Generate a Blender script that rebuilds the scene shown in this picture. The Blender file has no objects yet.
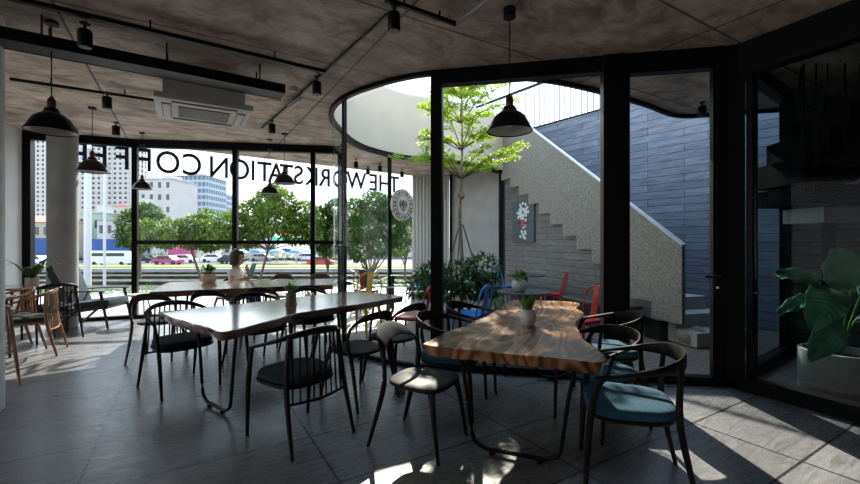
import bpy, bmesh, math, random
from mathutils import Vector, Matrix
random.seed(7)
C = bpy.context.scene.collection
PI = math.pi
F = 410.0; CH = 1.40
def at(px, py, z):
    """ground-plan point seen at a pixel, at height z"""
    d = F*(CH-z)/(py-242.0)
    return ((px-430.0)*d/F, d)
# ------------------------------------------------------------------ materials
def newmat(name):
    m = bpy.data.materials.new(name); m.use_nodes = True
    nt = m.node_tree; b = nt.nodes['Principled BSDF']
    return m, nt, b
def plain(name, col, rough=.5, metal=0, spec=.5, bump=0, bscale=60, var=0, vscale=8, coat=0):
    m, nt, b = newmat(name)
    b.inputs['Base Color'].default_value = (*col, 1); b.inputs['Roughness'].default_value = rough
    b.inputs['Metallic'].default_value = metal; b.inputs['Specular IOR Level'].default_value = spec
    b.inputs['Coat Weight'].default_value = coat
    tc = nt.nodes.new('ShaderNodeTexCoord')
    if var:
        n = nt.nodes.new('ShaderNodeTexNoise'); n.inputs['Scale'].default_value = vscale; n.inputs['Detail'].default_value = 6
        nt.links.new(tc.outputs['Object'], n.inputs['Vector'])
        r = nt.nodes.new('ShaderNodeValToRGB')
        r.color_ramp.elements[0].position = .3; r.color_ramp.elements[1].position = .7
        r.color_ramp.elements[0].color = (*[max(0, c*(1-var)) for c in col], 1)
        r.color_ramp.elements[1].color = (*[min(1, c*(1+var)) for c in col], 1)
        nt.links.new(n.outputs['Fac'], r.inputs['Fac']); nt.links.new(r.outputs['Color'], b.inputs['Base Color'])
    if bump:
        n = nt.nodes.new('ShaderNodeTexNoise'); n.inputs['Scale'].default_value = bscale; n.inputs['Detail'].default_value = 5
        nt.links.new(tc.outputs['Object'], n.inputs['Vector'])
        bp = nt.nodes.new('ShaderNodeBump'); bp.inputs['Strength'].default_value = bump; bp.inputs['Distance'].default_value = .01
        nt.links.new(n.outputs['Fac'], bp.inputs['Height']); nt.links.new(bp.outputs['Normal'], b.inputs['Normal'])
    return m
def rotcoord(nt, ang, off=(0, 0), z=False):
    tc = nt.nodes.new('ShaderNodeTexCoord')
    mp = nt.nodes.new('ShaderNodeMapping'); mp.vector_type = 'POINT'
    mp.inputs['Rotation'].default_value = (0, 0, -ang); mp.inputs['Location'].default_value = (off[0], off[1], 0)
    nt.links.new(tc.outputs['Object'], mp.inputs['Vector'])
    return mp.outputs['Vector']
def mixrgb(nt, a, b, fac, mode='MIX'):
    x = nt.nodes.new('ShaderNodeMix'); x.data_type = 'RGBA'; x.blend_type = mode
    for s, v in ((6, a), (7, b), (0, fac)):
        if hasattr(v, 'links') or hasattr(v, 'is_linked'): nt.links.new(v, x.inputs[s])
        elif s == 0: x.inputs[0].default_value = v
        else: x.inputs[s].default_value = (*v, 1)
    return x.outputs[2]
def ramp(nt, fac, stops):
    r = nt.nodes.new('ShaderNodeValToRGB')
    while len(r.color_ramp.elements) < len(stops): r.color_ramp.elements.new(.5)
    for e, (p, c) in zip(r.color_ramp.elements, stops): e.position = p; e.color = (*c, 1)
    nt.links.new(fac, r.inputs['Fac']); return r.outputs['Color']
def noise(nt, vec, scale, detail=6, rough=.6, dist=0):
    n = nt.nodes.new('ShaderNodeTexNoise'); n.inputs['Scale'].default_value = scale
    n.inputs['Detail'].default_value = detail; n.inputs['Roughness'].default_value = rough; n.inputs['Distortion'].default_value = dist
    nt.links.new(vec, n.inputs['Vector']); return n.outputs['Fac']
def bump(nt, b, h, strength=.3, dist=.01):
    bp = nt.nodes.new('ShaderNodeBump'); bp.inputs['Strength'].default_value = strength; bp.inputs['Distance'].default_value = dist
    nt.links.new(h, bp.inputs['Height']); nt.links.new(bp.outputs['Normal'], b.inputs['Normal'])
def stretch(nt, vec, s):
    mp = nt.nodes.new('ShaderNodeMapping'); mp.inputs['Scale'].default_value = s
    nt.links.new(vec, mp.inputs['Vector']); return mp.outputs['Vector']
GA = math.radians(31)
def brick(nt, vec, w, h, mortar, offset, c1, c2, cm, bias=0):
    br = nt.nodes.new('ShaderNodeTexBrick'); br.offset = offset; br.offset_frequency = 2; br.squash = 1
    br.inputs['Scale'].default_value = 1; br.inputs['Brick Width'].default_value = w; br.inputs['Row Height'].default_value = h
    br.inputs['Mortar Size'].default_value = mortar; br.inputs['Mortar Smooth'].default_value = .1; br.inputs['Bias'].default_value = bias
    br.inputs['Color1'].default_value = (*c1, 1); br.inputs['Color2'].default_value = (*c2, 1); br.inputs['Mortar'].default_value = (*cm, 1)
    nt.links.new(vec, br.inputs['Vector']); return br
def mat_floor():
    m, nt, b = newmat('floor_tile')
    v = rotcoord(nt, GA, (.52+13, -2.97+13))
    br = brick(nt, v, 1.3, .65, .009, 0, (.185, .188, .198), (.225, .228, .236), (.03, .03, .033))
    n1 = noise(nt, stretch(nt, v, (.8, 5, 1)), 3.2, 8, .65, 1.2)
    n2 = noise(nt, v, 2.0, 4, .6)
    c = mixrgb(nt, br.outputs['Color'], ramp(nt, n1, [(.3, (.42, .42, .44)), (.7, (1.25, 1.25, 1.25))]), .9, 'MULTIPLY')
    nt.links.new(c, b.inputs['Base Color'])
    n3 = noise(nt, stretch(nt, v, (2, 9, 1)), 4, 8, .7, 2.5)
    rr = ramp(nt, n3, [(.35, (.46, .46, .46)), (.65, (.20, .20, .20))]); nt.links.new(rr, b.inputs['Roughness'])
    b.inputs['Specular IOR Level'].default_value = .7
    mth = nt.nodes.new('ShaderNodeMath'); mth.operation = 'MULTIPLY_ADD'; mth.inputs[1].default_value = .25
    nt.links.new(n3, mth.inputs[0])
    inv = nt.nodes.new('ShaderNodeMath'); inv.operation = 'SUBTRACT'; inv.inputs[0].default_value = 1; nt.links.new(br.outputs['Fac'], inv.inputs[1])
    nt.links.new(inv.outputs[0], mth.inputs[2]); bump(nt, b, mth.outputs[0], .35, .004)
    return m
def mat_ceiling():
    m, nt, b = newmat('raw_concrete_ceiling')
    v = rotcoord(nt, GA, (20.4, 20.15))
    br = brick(nt, v, 2.44, 1.22, .012, .0, (.50, .40, .33), (.60, .485, .40), (.12, .095, .08))
    n1 = noise(nt, v, 1.3, 9, .68, .6); n2 = noise(nt, stretch(nt, v, (1, 1.7, 1)), 2.6, 10, .74, .7)
    c = mixrgb(nt, br.outputs['Color'], ramp(nt, n1, [(.32, (.50, .46, .44)), (.5, (.95, .94, .93)), (.68, (1.3, 1.3, 1.3))]), 1., 'MULTIPLY')
    c = mixrgb(nt, c, ramp(nt, n2, [(.38, (.42, .40, .38)), (.56, (1.1, 1.1, 1.1))]), .85, 'MULTIPLY')
    nt.links.new(c, b.inputs['Base Color']); b.inputs['Roughness'].default_value = .62
    bump(nt, b, n2, .4, .012); return m
def mat_slate(name, c1, c2, scale=1.0):
    # coursed stone strips, in the wall's own plan direction (object X) and height (object Z)
    m, nt, b = newmat(name)
    tc = nt.nodes.new('ShaderNodeTexCoord'); sp = nt.nodes.new('ShaderNodeSeparateXYZ'); cb = nt.nodes.new('ShaderNodeCombineXYZ')
    nt.links.new(tc.outputs['Object'], sp.inputs[0]); nt.links.new(sp.outputs['X'], cb.inputs['X']); nt.links.new(sp.outputs['Z'], cb.inputs['Y'])
    br = brick(nt, cb.outputs[0], 1.15*scale, .155*scale, .006, .37, c1, c2, tuple(x*.25 for x in c1))
    n1 = noise(nt, stretch(nt, cb.outputs[0], (.7, 5, 1)), 4, 8, .7, .5)
    c = mixrgb(nt, br.outputs['Color'], ramp(nt, n1, [(.3, (.5, .5, .5)), (.72, (1.3, 1.3, 1.3))]), 1., 'MULTIPLY')
    nt.links.new(c, b.inputs['Base Color']); b.inputs['Roughness'].default_value = .6
    bump(nt, b, br.outputs['Fac'], -.5, .01); return m
def mat_wood(name, dark, mid, light, scale=1.0, rough=.3, ang=0, coat=0):
    m, nt, b = newmat(name)
    v = rotcoord(nt, ang)
    n0 = noise(nt, stretch(nt, v, (1.0*scale, 4.0*scale, 2)), 1.6, 3, .5, .9)
    w = nt.nodes.new('ShaderNodeTexWave'); w.wave_type = 'BANDS'; w.bands_direction = 'Y'
    w.inputs['Scale'].default_value = 3.2*scale; w.inputs['Distortion'].default_value = 9; w.inputs['Detail'].default_value = 3
    w.inputs['Detail Scale'].default_value = 1.1; w.inputs['Detail Roughness'].default_value = .55
    nt.links.new(stretch(nt, v, (.35, 1, 1)), w.inputs['Vector'])
    fine = noise(nt, stretch(nt, v, (2*scale, 60*scale, 2)), 2, 3, .6)
    f = nt.nodes.new('ShaderNodeMath'); f.operation = 'MULTIPLY_ADD'; f.inputs[1].default_value = .55
    nt.links.new(w.outputs['Fac'], f.inputs[0]); 
    g = nt.nodes.new('ShaderNodeMath'); g.operation = 'MULTIPLY'; g.inputs[1].default_value = .45; nt.links.new(n0, g.inputs[0]); nt.links.new(g.outputs[0], f.inputs[2])
    c = ramp(nt, f.outputs[0], [(.15, dark), (.45, mid), (.85, light)])
    c = mixrgb(nt, c, ramp(nt, fine, [(.3, (.65, .65, .65)), (.7, (1.15, 1.15, 1.15))]), .7, 'MULTIPLY')
    nt.links.new(c, b.inputs['Base Color']); b.inputs['Roughness'].default_value = rough; b.inputs['Coat Weight'].default_value = coat
    b.inputs['Coat Roughness'].default_value = .15
    return m
def mat_burl(name, dark, mid, light, rough, ang, coat, sc=1.0):
    # flowing figured grain: noise contours warped along the board
    m, nt, b = newmat(name)
    v = rotcoord(nt, ang, (3.1, 1.7)); vs_ = stretch(nt, v, (.34*sc, 2.0*sc, .6))
    n0 = noise(nt, vs_, 1.25, 2, .45, .55)
    mth = nt.nodes.new('ShaderNodeMath'); mth.operation = 'MULTIPLY'; mth.inputs[1].default_value = 92; nt.links.new(n0, mth.inputs[0])
    n1 = noise(nt, stretch(nt, v, (2.5, 9, 2)), 1.5, 5, .6, .4)
    ad = nt.nodes.new('ShaderNodeMath'); ad.operation = 'MULTIPLY_ADD'; ad.inputs[1].default_value = 5; nt.links.new(n1, ad.inputs[0]); nt.links.new(mth.outputs[0], ad.inputs[2])
    sn = nt.nodes.new('ShaderNodeMath'); sn.operation = 'SINE'; nt.links.new(ad.outputs[0], sn.inputs[0])
    mr = nt.nodes.new('ShaderNodeMapRange'); mr.inputs['From Min'].default_value = -1; nt.links.new(sn.outputs[0], mr.inputs['Value'])
    big = noise(nt, vs_, 1.1, 3, .5)
    f = nt.nodes.new('ShaderNodeMath'); f.operation = 'MULTIPLY_ADD'; f.inputs[1].default_value = .24; nt.links.new(mr.outputs[0], f.inputs[0])
    g = nt.nodes.new('ShaderNodeMath'); g.operation = 'MULTIPLY'; g.inputs[1].default_value = .95; nt.links.new(big, g.inputs[0]); nt.links.new(g.outputs[0], f.inputs[2])
    c = ramp(nt, f.outputs[0], [(.36, dark), (.56, mid), (.80, light)])
    fine = noise(nt, stretch(nt, v, (3, 80, 2)), 2, 3, .6)
    c = mixrgb(nt, c, ramp(nt, fine, [(.3, (.7, .7, .7)), (.7, (1.12, 1.12, 1.12))]), .6, 'MULTIPLY')
    nt.links.new(c, b.inputs['Base Color']); b.inputs['Roughness'].default_value = rough; b.inputs['Coat Weight'].default_value = coat; b.inputs['Coat Roughness'].default_value = .12
    return m
def mat_glass(name, tint, refl=1.0, rough=.0):
    m = bpy.data.materials.new(name); m.use_nodes = True; nt = m.node_tree; nt.nodes.clear()
    o = nt.nodes.new('ShaderNodeOutputMaterial'); mx = nt.nodes.new('ShaderNodeMixShader')
    t = nt.nodes.new('ShaderNodeBsdfTransparent'); t.inputs[0].default_value = (*tint, 1)
    g = nt.nodes.new('ShaderNodeBsdfGlossy'); g.inputs['Roughness'].default_value = rough
    fr = nt.nodes.new('ShaderNodeFresnel'); fr.inputs['IOR'].default_value = 1.33
    k = nt.nodes.new('ShaderNodeMath'); k.operation = 'MULTIPLY'; k.inputs[1].default_value = refl
    ge = nt.nodes.new('ShaderNodeNewGeometry'); iv = nt.nodes.new('ShaderNodeMath'); iv.operation = 'SUBTRACT'; iv.inputs[0].default_value = 1
    nt.links.new(ge.outputs['Backfacing'], iv.inputs[1]); k2 = nt.nodes.new('ShaderNodeMath'); k2.operation = 'MULTIPLY'
    nt.links.new(fr.outputs[0], k.inputs[0]); nt.links.new(k.outputs[0], k2.inputs[0]); nt.links.new(iv.outputs[0], k2.inputs[1]); k2.use_clamp = True; nt.links.new(k2.outputs[0], mx.inputs[0])
    nt.links.new(t.outputs[0], mx.inputs[1]); nt.links.new(g.outputs[0], mx.inputs[2]); nt.links.new(mx.outputs[0], o.inputs[0])
    return m
def mat_leaf(name, c1, c2, trans=.35, vscale=3):
    m, nt, b = newmat(name)
    tc = nt.nodes.new('ShaderNodeTexCoord'); n = noise(nt, tc.outputs['Object'], vscale, 4, .7)
    c = ramp(nt, n, [(.3, c1), (.7, c2)]); nt.links.new(c, b.inputs['Base Color']); b.inputs['Roughness'].default_value = .45
    t = nt.nodes.new('ShaderNodeBsdfTranslucent'); nt.links.new(c, t.inputs['Color'])
    mx = nt.nodes.new('ShaderNodeMixShader'); mx.inputs[0].default_value = trans
    nt.links.new(b.outputs[0], mx.inputs[1]); nt.links.new(t.outputs[0], mx.inputs[2])
    nt.links.new(mx.outputs[0], nt.nodes['Material Output'].inputs[0]); return m
def mat_facade(name, wall, glass, cw, chh, ww, wh):
    # rendered tower front with its regular grid of small windows; pattern runs in object X/Y and Z
    m, nt, b = newmat(name)
    tc = nt.nodes.new('ShaderNodeTexCoord'); sp = nt.nodes.new('ShaderNodeSeparateXYZ'); nt.links.new(tc.outputs['Object'], sp.inputs[0])
    def M(op, a, bb=None):
        x = nt.nodes.new('ShaderNodeMath'); x.operation = op
        for i, v in enumerate((a, bb)):
            if v is None: continue
            if isinstance(v, (int, float)): x.inputs[i].default_value = v
            else: nt.links.new(v, x.inputs[i])
        return x.outputs[0]
    s = M('ADD', sp.outputs['X'], M('ADD', sp.outputs['Y'], 500))
    fu = M('FRACT', M('DIVIDE', s, cw)); fv = M('FRACT', M('DIVIDE', M('ADD', sp.outputs['Z'], 100), chh))
    mask = M('MULTIPLY', M('LESS_THAN', M('ABSOLUTE', M('SUBTRACT', fu, .5)), ww/2), M('LESS_THAN', M('ABSOLUTE', M('SUBTRACT', fv, .5)), wh/2))
    c = mixrgb(nt, wall, glass, mask); nt.links.new(c, b.inputs['Base Color']); b.inputs['Roughness'].default_value = .6
    return m
def mat_ribbed(name, col):
    return plain(name, col, .6, var=.06)
M = dict(
    floor=mat_floor(), ceil=mat_ceiling(),
    slate=mat_slate('skylit_slate_strips', (.145, .175, .225), (.21, .25, .32), .9),  # grey slate with the blue of the skylight put into its colour
    slate_g=mat_slate('grey_slate_strips', (.145, .135, .125), (.20, .19, .175), .85),
    slate_n=mat_slate('dark_slate_strips', (.13, .15, .15), (.20, .225, .22)),
    terrazzo=plain('sandy_pebble_render', (.27, .245, .205), .75, bump=.6, bscale=90, var=.35, vscale=28),
    cream_r=plain('cream_fine_render', (.62, .53, .43), .8, bump=.3, bscale=90, var=.05, vscale=2), coping=plain('pale_coping', (.6, .6, .58), .6, var=.05),
    plaster=plain('white_plaster', (.72, .72, .70), .7, bump=.1, bscale=40, var=.05, vscale=3),
    plaster_g=plain('greyish_plaster', (.42, .41, .39), .75, bump=.15, bscale=30, var=.15, vscale=2.5),
    column=plain('smooth_concrete', (.30, .30, .305), .6, bump=.15, bscale=25, var=.15, vscale=2.5),
    ribbed=plain('painted_ribbed_cladding', (.55, .55, .54), .5, var=.05),
    frame=plain('black_aluminium', (.005, .005, .006), .45, 0, .25),
    black=plain('black_metal', (.006, .006, .007), .42, 0, .35),
    lampblk=plain('black_enamel', (.006, .007, .008), .30, 0, .4),
    lampin=plain('white_enamel_inside', (.55, .55, .53), .4),
    copper=plain('aged_copper', (.14, .06, .035), .35, .9),
    matte=plain('matte_black_steel', (.006, .006, .007), .9, spec=.05), dkt=plain('dark_tabletop', (.06, .062, .065), .35), steel=plain('brushed_steel', (.45, .45, .46), .3, 1),
    acwhite=plain('off_white_plastic', (.62, .60, .56), .45, var=.04),
    acdark=plain('grey_grille', (.12, .115, .11), .5),
    glass=mat_glass('clear_glass', (.97, .99, .985), .6), glassd=mat_glass('smoky_glass', (.82, .87, .88), .30),
    glassg=mat_glass('greenish_glass', (.96, .985, .975), .45),
    walnut=mat_wood('dark_walnut', (.030, .016, .010), (.060, .030, .018), (.10, .050, .028), 2, .32),
    blackwood=mat_wood('blackened_wood', (.006, .0045, .004), (.012, .009, .008), (.020, .015, .012), 2, .5),
    oak=mat_wood('reddish_oak', (.12, .05, .022), (.22, .095, .042), (.34, .16, .075), 2, .35),
    slab=mat_burl('live_edge_walnut', (.035, .011, .005), (.19, .070, .028), (.58, .28, .13), .26, math.radians(68), .35),
    slab2=mat_burl('live_edge_reddish', (.08, .030, .02), (.20, .09, .06), (.33, .18, .125), .16, math.radians(53), 1.0, .8),
    slab3=mat_wood('red_brown_plank', (.10, .04, .025), (.20, .085, .05), (.30, .14, .085), .8, .18, math.radians(10), 1.0),
    cush=plain('charcoal_fabric', (.030, .038, .042), .9, bump=.5, bscale=400, var=.2, vscale=60),
    cushb=plain('slate_blue_fabric', (.035, .095, .145), .9, bump=.6, bscale=400, var=.2, vscale=60),
    cushg=plain('grey_blue_fabric', (.05, .075, .095), .9, bump=.4, bscale=300, var=.15, vscale=40),
    red=plain('red_enamel', (.55, .015, .018), .3, coat=.3), dkred=plain('maroon_enamel', (.18, .012, .012), .35),
    blue=plain('bright_blue_enamel', (.012, .20, .62), .3, coat=.3), ltblue=plain('pale_blue_enamel', (.12, .42, .62), .35),
    yellow=plain('yellow_enamel', (.75, .42, .015), .35), blk=plain('black_enamel_chair', (.015, .015, .017), .35),
    pot=plain('concrete_pot', (.36, .35, .33), .7, bump=.3, bscale=60, var=.12, vscale=12),
    potw=plain('white_ceramic', (.62, .62, .60), .35, var=.05), potr=plain('brown_clay', (.24, .16, .12), .6, var=.15, vscale=20),
    poto=plain('terracotta_cream', (.58, .40, .27), .6, var=.2, vscale=10),
    soil=plain('dark_soil', (.035, .022, .015), .95, bump=.8, bscale=80),
    lf_tree=mat_leaf('yellow_green_leaf', (.28, .42, .03), (.52, .66, .07), .5),
    lf_dark=mat_leaf('deep_green_leaf', (.018, .07, .018), (.06, .16, .035), .3),
    lf_mid=mat_leaf('mid_green_leaf', (.05, .17, .025), (.14, .34, .05), .35),
    lf_city=mat_leaf('street_tree_leaf', (.06, .13, .015), (.24, .33, .05), .30, 1.5),
    lf_cityd=mat_leaf('street_tree_dark_leaf', (.025, .08, .012), (.12, .22, .04), .30, 1.5),
    lf_big=mat_leaf('glossy_big_leaf', (.04, .16, .09), (.12, .36, .22), .15, 6),
    bark=plain('brown_bark', (.13, .09, .065), .9, bump=.6, bscale=50, var=.3, vscale=20),
    barkg=plain('grey_bark', (.25, .20, .16), .9, bump=.6, bscale=50, var=.3, vscale=20),
    navy=plain('dark_blue_letter', (.012, .028, .05), .4),
    terrace=plain('pale_terrace_paving', (.34, .335, .32), .6, bump=.1, bscale=10, var=.12, vscale=3),
    deck=mat_wood('weathered_deck', (.10, .08, .065), (.17, .13, .10), (.25, .20, .155), 1.5, .5, .5),
    asphalt=plain('asphalt', (.085, .085, .09), .85, var=.1, vscale=.3), grass=plain('lime_grass', (.15, .20, .02), .9, bump=.5, bscale=6, var=.3, vscale=1),
    water=plain('dark_canal_water', (.03, .034, .028), .5, spec=.15, var=.2, vscale=.3), stone=plain('mossy_stone', (.055, .055, .042), .9, spec=.2, var=.7, vscale=1.2),
    towerw=mat_facade('tower_front', (.44, .42, .38), (.03, .034, .042), 3.4, 3.1, .44, .5),
    towerg=mat_facade('glazed_office_front', (.34, .40, .44), (.10, .15, .19), 2.0, 3.0, .8, .62),
    white=plain('white_render', (.46, .445, .42), .7, var=.06, vscale=.3), cream=plain('cream_render', (.42, .35, .27), .7),
    mint=plain('mint_render', (.28, .42, .35), .7), salmon=plain('salmon_roof', (.55, .24, .16), .7), redroof=plain('red_roof', (.36, .03, .035), .6),
    bluep=plain('blue_paint', (.015, .07, .26), .5), greenp=plain('green_awning', (.03, .33, .14), .6), orangep=plain('orange_awning', (.7, .18, .04), .6),
    wdark=plain('window_dark', (.05, .06, .07), .2), umb=plain('blue_umbrella_cloth', (.02, .15, .42), .7), umbt=plain('teal_umbrella_cloth', (.04, .24, .28), .7),
    carw=plain('white_car_paint', (.75, .75, .76), .25, coat=.5), carp=plain('pink_car_paint', (.42, .05, .18), .3, coat=.5), carr=plain('red_car_paint', (.55, .04, .05), .3, coat=.5),
    tyre=plain('tyre_rubber', (.015, .015, .015), .8),
    skin=plain('skin', (.50, .29, .19), .5), hair=plain('dark_brown_hair', (.018, .010, .007), .5, bump=.4, bscale=150), shirt=plain('white_cotton', (.68, .66, .62), .85),
    jeans=plain('dark_denim', (.03, .045, .08), .9), paper=plain('teal_paper', (.16, .42, .38), .7), eye=plain('eye_dark', (.01, .008, .008), .3), lip=plain('lips', (.35, .08, .07), .5),
    posterbg=plain('slate_blue_board', (.06, .085, .10), .6), pw=plain('poster_white', (.72, .72, .70), .6), pr=plain('poster_red', (.50, .06, .06), .6),
    seal=plain('cream_sign_face', (.66, .62, .55), .5), sealb=plain('brown_sign_ink', (.18, .09, .06), .5),
    tube=plain('unlit_tube', (.75, .72, .66), .4), rock=plain('speckled_stone', (.30, .26, .20), .8, bump=.6, bscale=20, var=.35, vscale=12),
)
for k_, v_ in (('blackwood', .16), ('walnut', .3), ('frame', .12), ('black', .18), ('cush', .15), ('cushb', .2), ('cushg', .2), ('lampblk', .3)):
    M[k_].node_tree.nodes['Principled BSDF'].inputs['Specular IOR Level'].default_value = v_
# ------------------------------------------------------------------ mesh building
class MB:
    def __init__(s): s.v = []; s.f = []
    def add(s, vs, fs):
        n = len(s.v); s.v += [tuple(v) for v in vs]; s.f += [tuple(i+n for i in f) for f in fs]; return s
    def box(s, c, size, rz=0, rx=0, ry=0, bev=0):
        bm = bmesh.new(); bmesh.ops.create_cube(bm, size=1)
        for v in bm.verts: v.co = Vector((v.co.x*size[0], v.co.y*size[1], v.co.z*size[2]))
        if bev: bmesh.ops.bevel(bm, geom=bm.edges[:], offset=min(bev, min(size)*.49), segments=2, affect='EDGES', profile=.6)
        mt = Matrix.Translation(c) @ Matrix.Rotation(rz, 4, 'Z') @ Matrix.Rotation(ry, 4, 'Y') @ Matrix.Rotation(rx, 4, 'X')
        bm.transform(mt); s.frombm(bm); return s
    def frombm(s, bm):
        bm.verts.index_update()
        s.add([v.co[:] for v in bm.verts], [[v.index for v in f.verts] for f in bm.faces]); bm.free()
    def beam(s, a, b, w, h, up=(0, 0, 1)):
        return s.sweep([a, b], [(w/2, h/2)]*2, 4, up, True)
    def sweep(s, pts, secs, n=8, up=(0, 0, 1), square=False, cap=True, closed=False):
        P = [Vector(p) for p in pts]; m = len(P); rings = []
        for i in range(m):
            if closed: t = P[(i+1) % m]-P[i-1]
            else: t = P[min(i+1, m-1)]-P[max(i-1, 0)]
            t.normalize(); u = Vector(up)
            if abs(t.dot(u)) > .98: u = Vector((0, 1, 0)) if abs(t.y) < .9 else Vector((1, 0, 0))
            sd = t.cross(u).normalized(); u2 = sd.cross(t)
            a, b = secs[i] if isinstance(secs[i], (tuple, list)) else (secs[i], secs[i])
            r = []
            if square:
                for sx, sy in ((-1, -1), (1, -1), (1, 1), (-1, 1)): r.append(P[i]+sd*a*sx+u2*b*sy)
            else:
                for k in range(n):
                    th = 2*PI*k/n; cx = math.cos(th); sy = math.sin(th)
                    r.append(P[i]+sd*a*cx+u2*b*sy)
            rings.append(r)
        k = len(rings[0]); vs = [v for r in rings for v in r]; fs = []
        for i in range(m if closed else m-1):
            j = (i+1) % m
            for q in range(k): fs.append((i*k+q, i*k+(q+1) % k, j*k+(q+1) % k, j*k+q))
        if cap and not closed: fs.append(tuple(range(k))[::-1]); fs.append(tuple((m-1)*k+q for q in range(k)))
        return s.add(vs, fs)
    def tube(s, a, b, r0, r1=None, n=10):
        r1 = r0 if r1 is None else r1
        return s.sweep([a, b], [r0, r1], n)
    def lathe(s, prof, n=24, c=(0, 0, 0), cap=True):
        vs = []; fs = []
        for r, z in prof:
            for k in range(n): vs.append((c[0]+r*math.cos(2*PI*k/n), c[1]+r*math.sin(2*PI*k/n), c[2]+z))
        for i in range(len(prof)-1):
            for k in range(n): fs.append((i*n+k, i*n+(k+1) % n, (i+1)*n+(k+1) % n, (i+1)*n+k))
        if cap:
            if prof[0][0] > 1e-4: fs.append(tuple(range(n))[::-1])
            if prof[-1][0] > 1e-4: fs.append(tuple((len(prof)-1)*n+k for k in range(n)))
        return s.add(vs, fs)
    def prism(s, poly, z0, z1):
        n = len(poly); vs = [(x, y, z0) for x, y in poly]+[(x, y, z1) for x, y in poly]
        fs = [tuple(range(n))[::-1], tuple(n+i for i in range(n))]+[(i, (i+1) % n, n+(i+1) % n, n+i) for i in range(n)]
        return s.add(vs, fs)
    def vprism(s, O, D, poly, th, side):
        """polygon (u, z) standing on plan line O + D*u, thickened along side"""
        n = len(poly); f = lambda u, z, k: (O[0]+D[0]*u+side[0]*th*k, O[1]+D[1]*u+side[1]*th*k, z)
        vs = [f(u, z, 0) for u, z in poly]+[f(u, z, 1) for u, z in poly]
        fs = [tuple(range(n))[::-1], tuple(n+i for i in range(n))]+[(i, (i+1) % n, n+(i+1) % n, n+i) for i in range(n)]
        return s.add(vs, fs)
    def wall(s, pts, z0, z1, th, right=True):
        """plan polyline raised between z0 and z1 with a thickness to one side"""
        P = [Vector((p[0], p[1])) for p in pts]; out = []
        for i, p in enumerate(P):
            t = (P[min(i+1, len(P)-1)]-P[max(i-1, 0)]).normalized(); nn = Vector((t.y, -t.x))*(1 if right else -1)
            out.append(p+nn*th)
        vs = []
        for a, b in zip(P, out): vs += [(a.x, a.y, z0), (b.x, b.y, z0), (b.x, b.y, z1), (a.x, a.y, z1)]
        fs = []
        for i in range(len(P)-1):
            for q in range(4): fs.append((4*i+q, 4*i+(q+1) % 4, 4*i+4+(q+1) % 4, 4*i+4+q))
        m = 4*(len(P)-1); fs += [(3, 2, 1, 0), (m, m+1, m+2, m+3)]
        return s.add(vs, fs)
    def build(s, name, mat, parent=None, loc=None, rz=0, smooth=True, kind=None, label=None, cat=None, group=None, ang=40):
        me = bpy.data.meshes.new(name); me.from_pydata(s.v, [], s.f); me.validate(); me.update()
        bm = bmesh.new(); bm.from_mesh(me); bmesh.ops.recalc_face_normals(bm, faces=bm.faces[:])
        if smooth:
            lim = math.radians(ang)
            for f in bm.faces: f.smooth = True
            for e in bm.edges:
                if len(e.link_faces) == 2 and e.link_faces[0].normal.angle(e.link_faces[1].normal, 0) > lim: e.smooth = False
        bm.to_mesh(me); bm.free()
        me.materials.append(mat); o = bpy.data.objects.new(name, me); C.objects.link(o)
        if parent: o.parent = parent
        if loc: o.location = loc
        o.rotation_euler.z = rz
        tag(o, label, cat, group, kind); return o
def tag(o, label=None, cat=None, group=None, kind=None):
    if label: o['label'] = label
    if cat: o['category'] = cat
    if group: o['group'] = group
    if kind: o['kind'] = kind
    return o
def thing(name, label, cat, loc=(0, 0, 0), rz=0, group=None, kind=None):
    o = bpy.data.objects.new(name, None); C.objects.link(o); o.empty_display_size = .1
    o.location = loc; o.rotation_euler.z = rz; return tag(o, label, cat, group, kind)
def copytree(o, parent=None):
    c = o.copy(); C.objects.link(c)
    if parent: c.parent = parent
    for ch in list(o.children): copytree(ch, c)
    return c
def place(src, loc, rz, label, group=None, sc=1):
    if src.get('_u') is None: o = src; src['_u'] = 1
    else: o = copytree(src)
    if '_u' in o and o is not src: del o['_u']
    o.location = loc; o.rotation_euler.z = rz; o['label'] = label
    if group: o['group'] = group
    if sc != 1: o.scale = (sc, sc, sc)
    return o
def spline(ctrl, n=6):
    """Catmull-Rom through control tuples of any length"""
    out = []; m = len(ctrl)
    for i in range(m-1):
        p0, p1, p2, p3 = ctrl[max(i-1, 0)], ctrl[i], ctrl[i+1], ctrl[min(i+2, m-1)]
        for k in range(n):
            t = k/n
            out.append(tuple(.5*((2*b)+(-a+c)*t+(2*a-5*b+4*c-d)*t*t+(-a+3*b-3*c+d)*t**3) for a, b, c, d in zip(p0, p1, p2, p3)))
    out.append(tuple(ctrl[-1])); return out
def bend(mb, ctrl, n=6, k=8, up=(0, 0, 1)):
    """ctrl: (x,y,z,halfwidth,halfheight)"""
    p = spline(ctrl, n); return mb.sweep([q[:3] for q in p], [(abs(q[3]), abs(q[4])) for q in p], k, up)
def face(dx, dy): return math.atan2(dy, dx)-PI/2     # rotation that turns local +Y to (dx,dy)
def struct(name, mb, mat, parent=None, **k): return mb.build(name, mat, parent, kind=None if parent else 'structure', **k)
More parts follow.
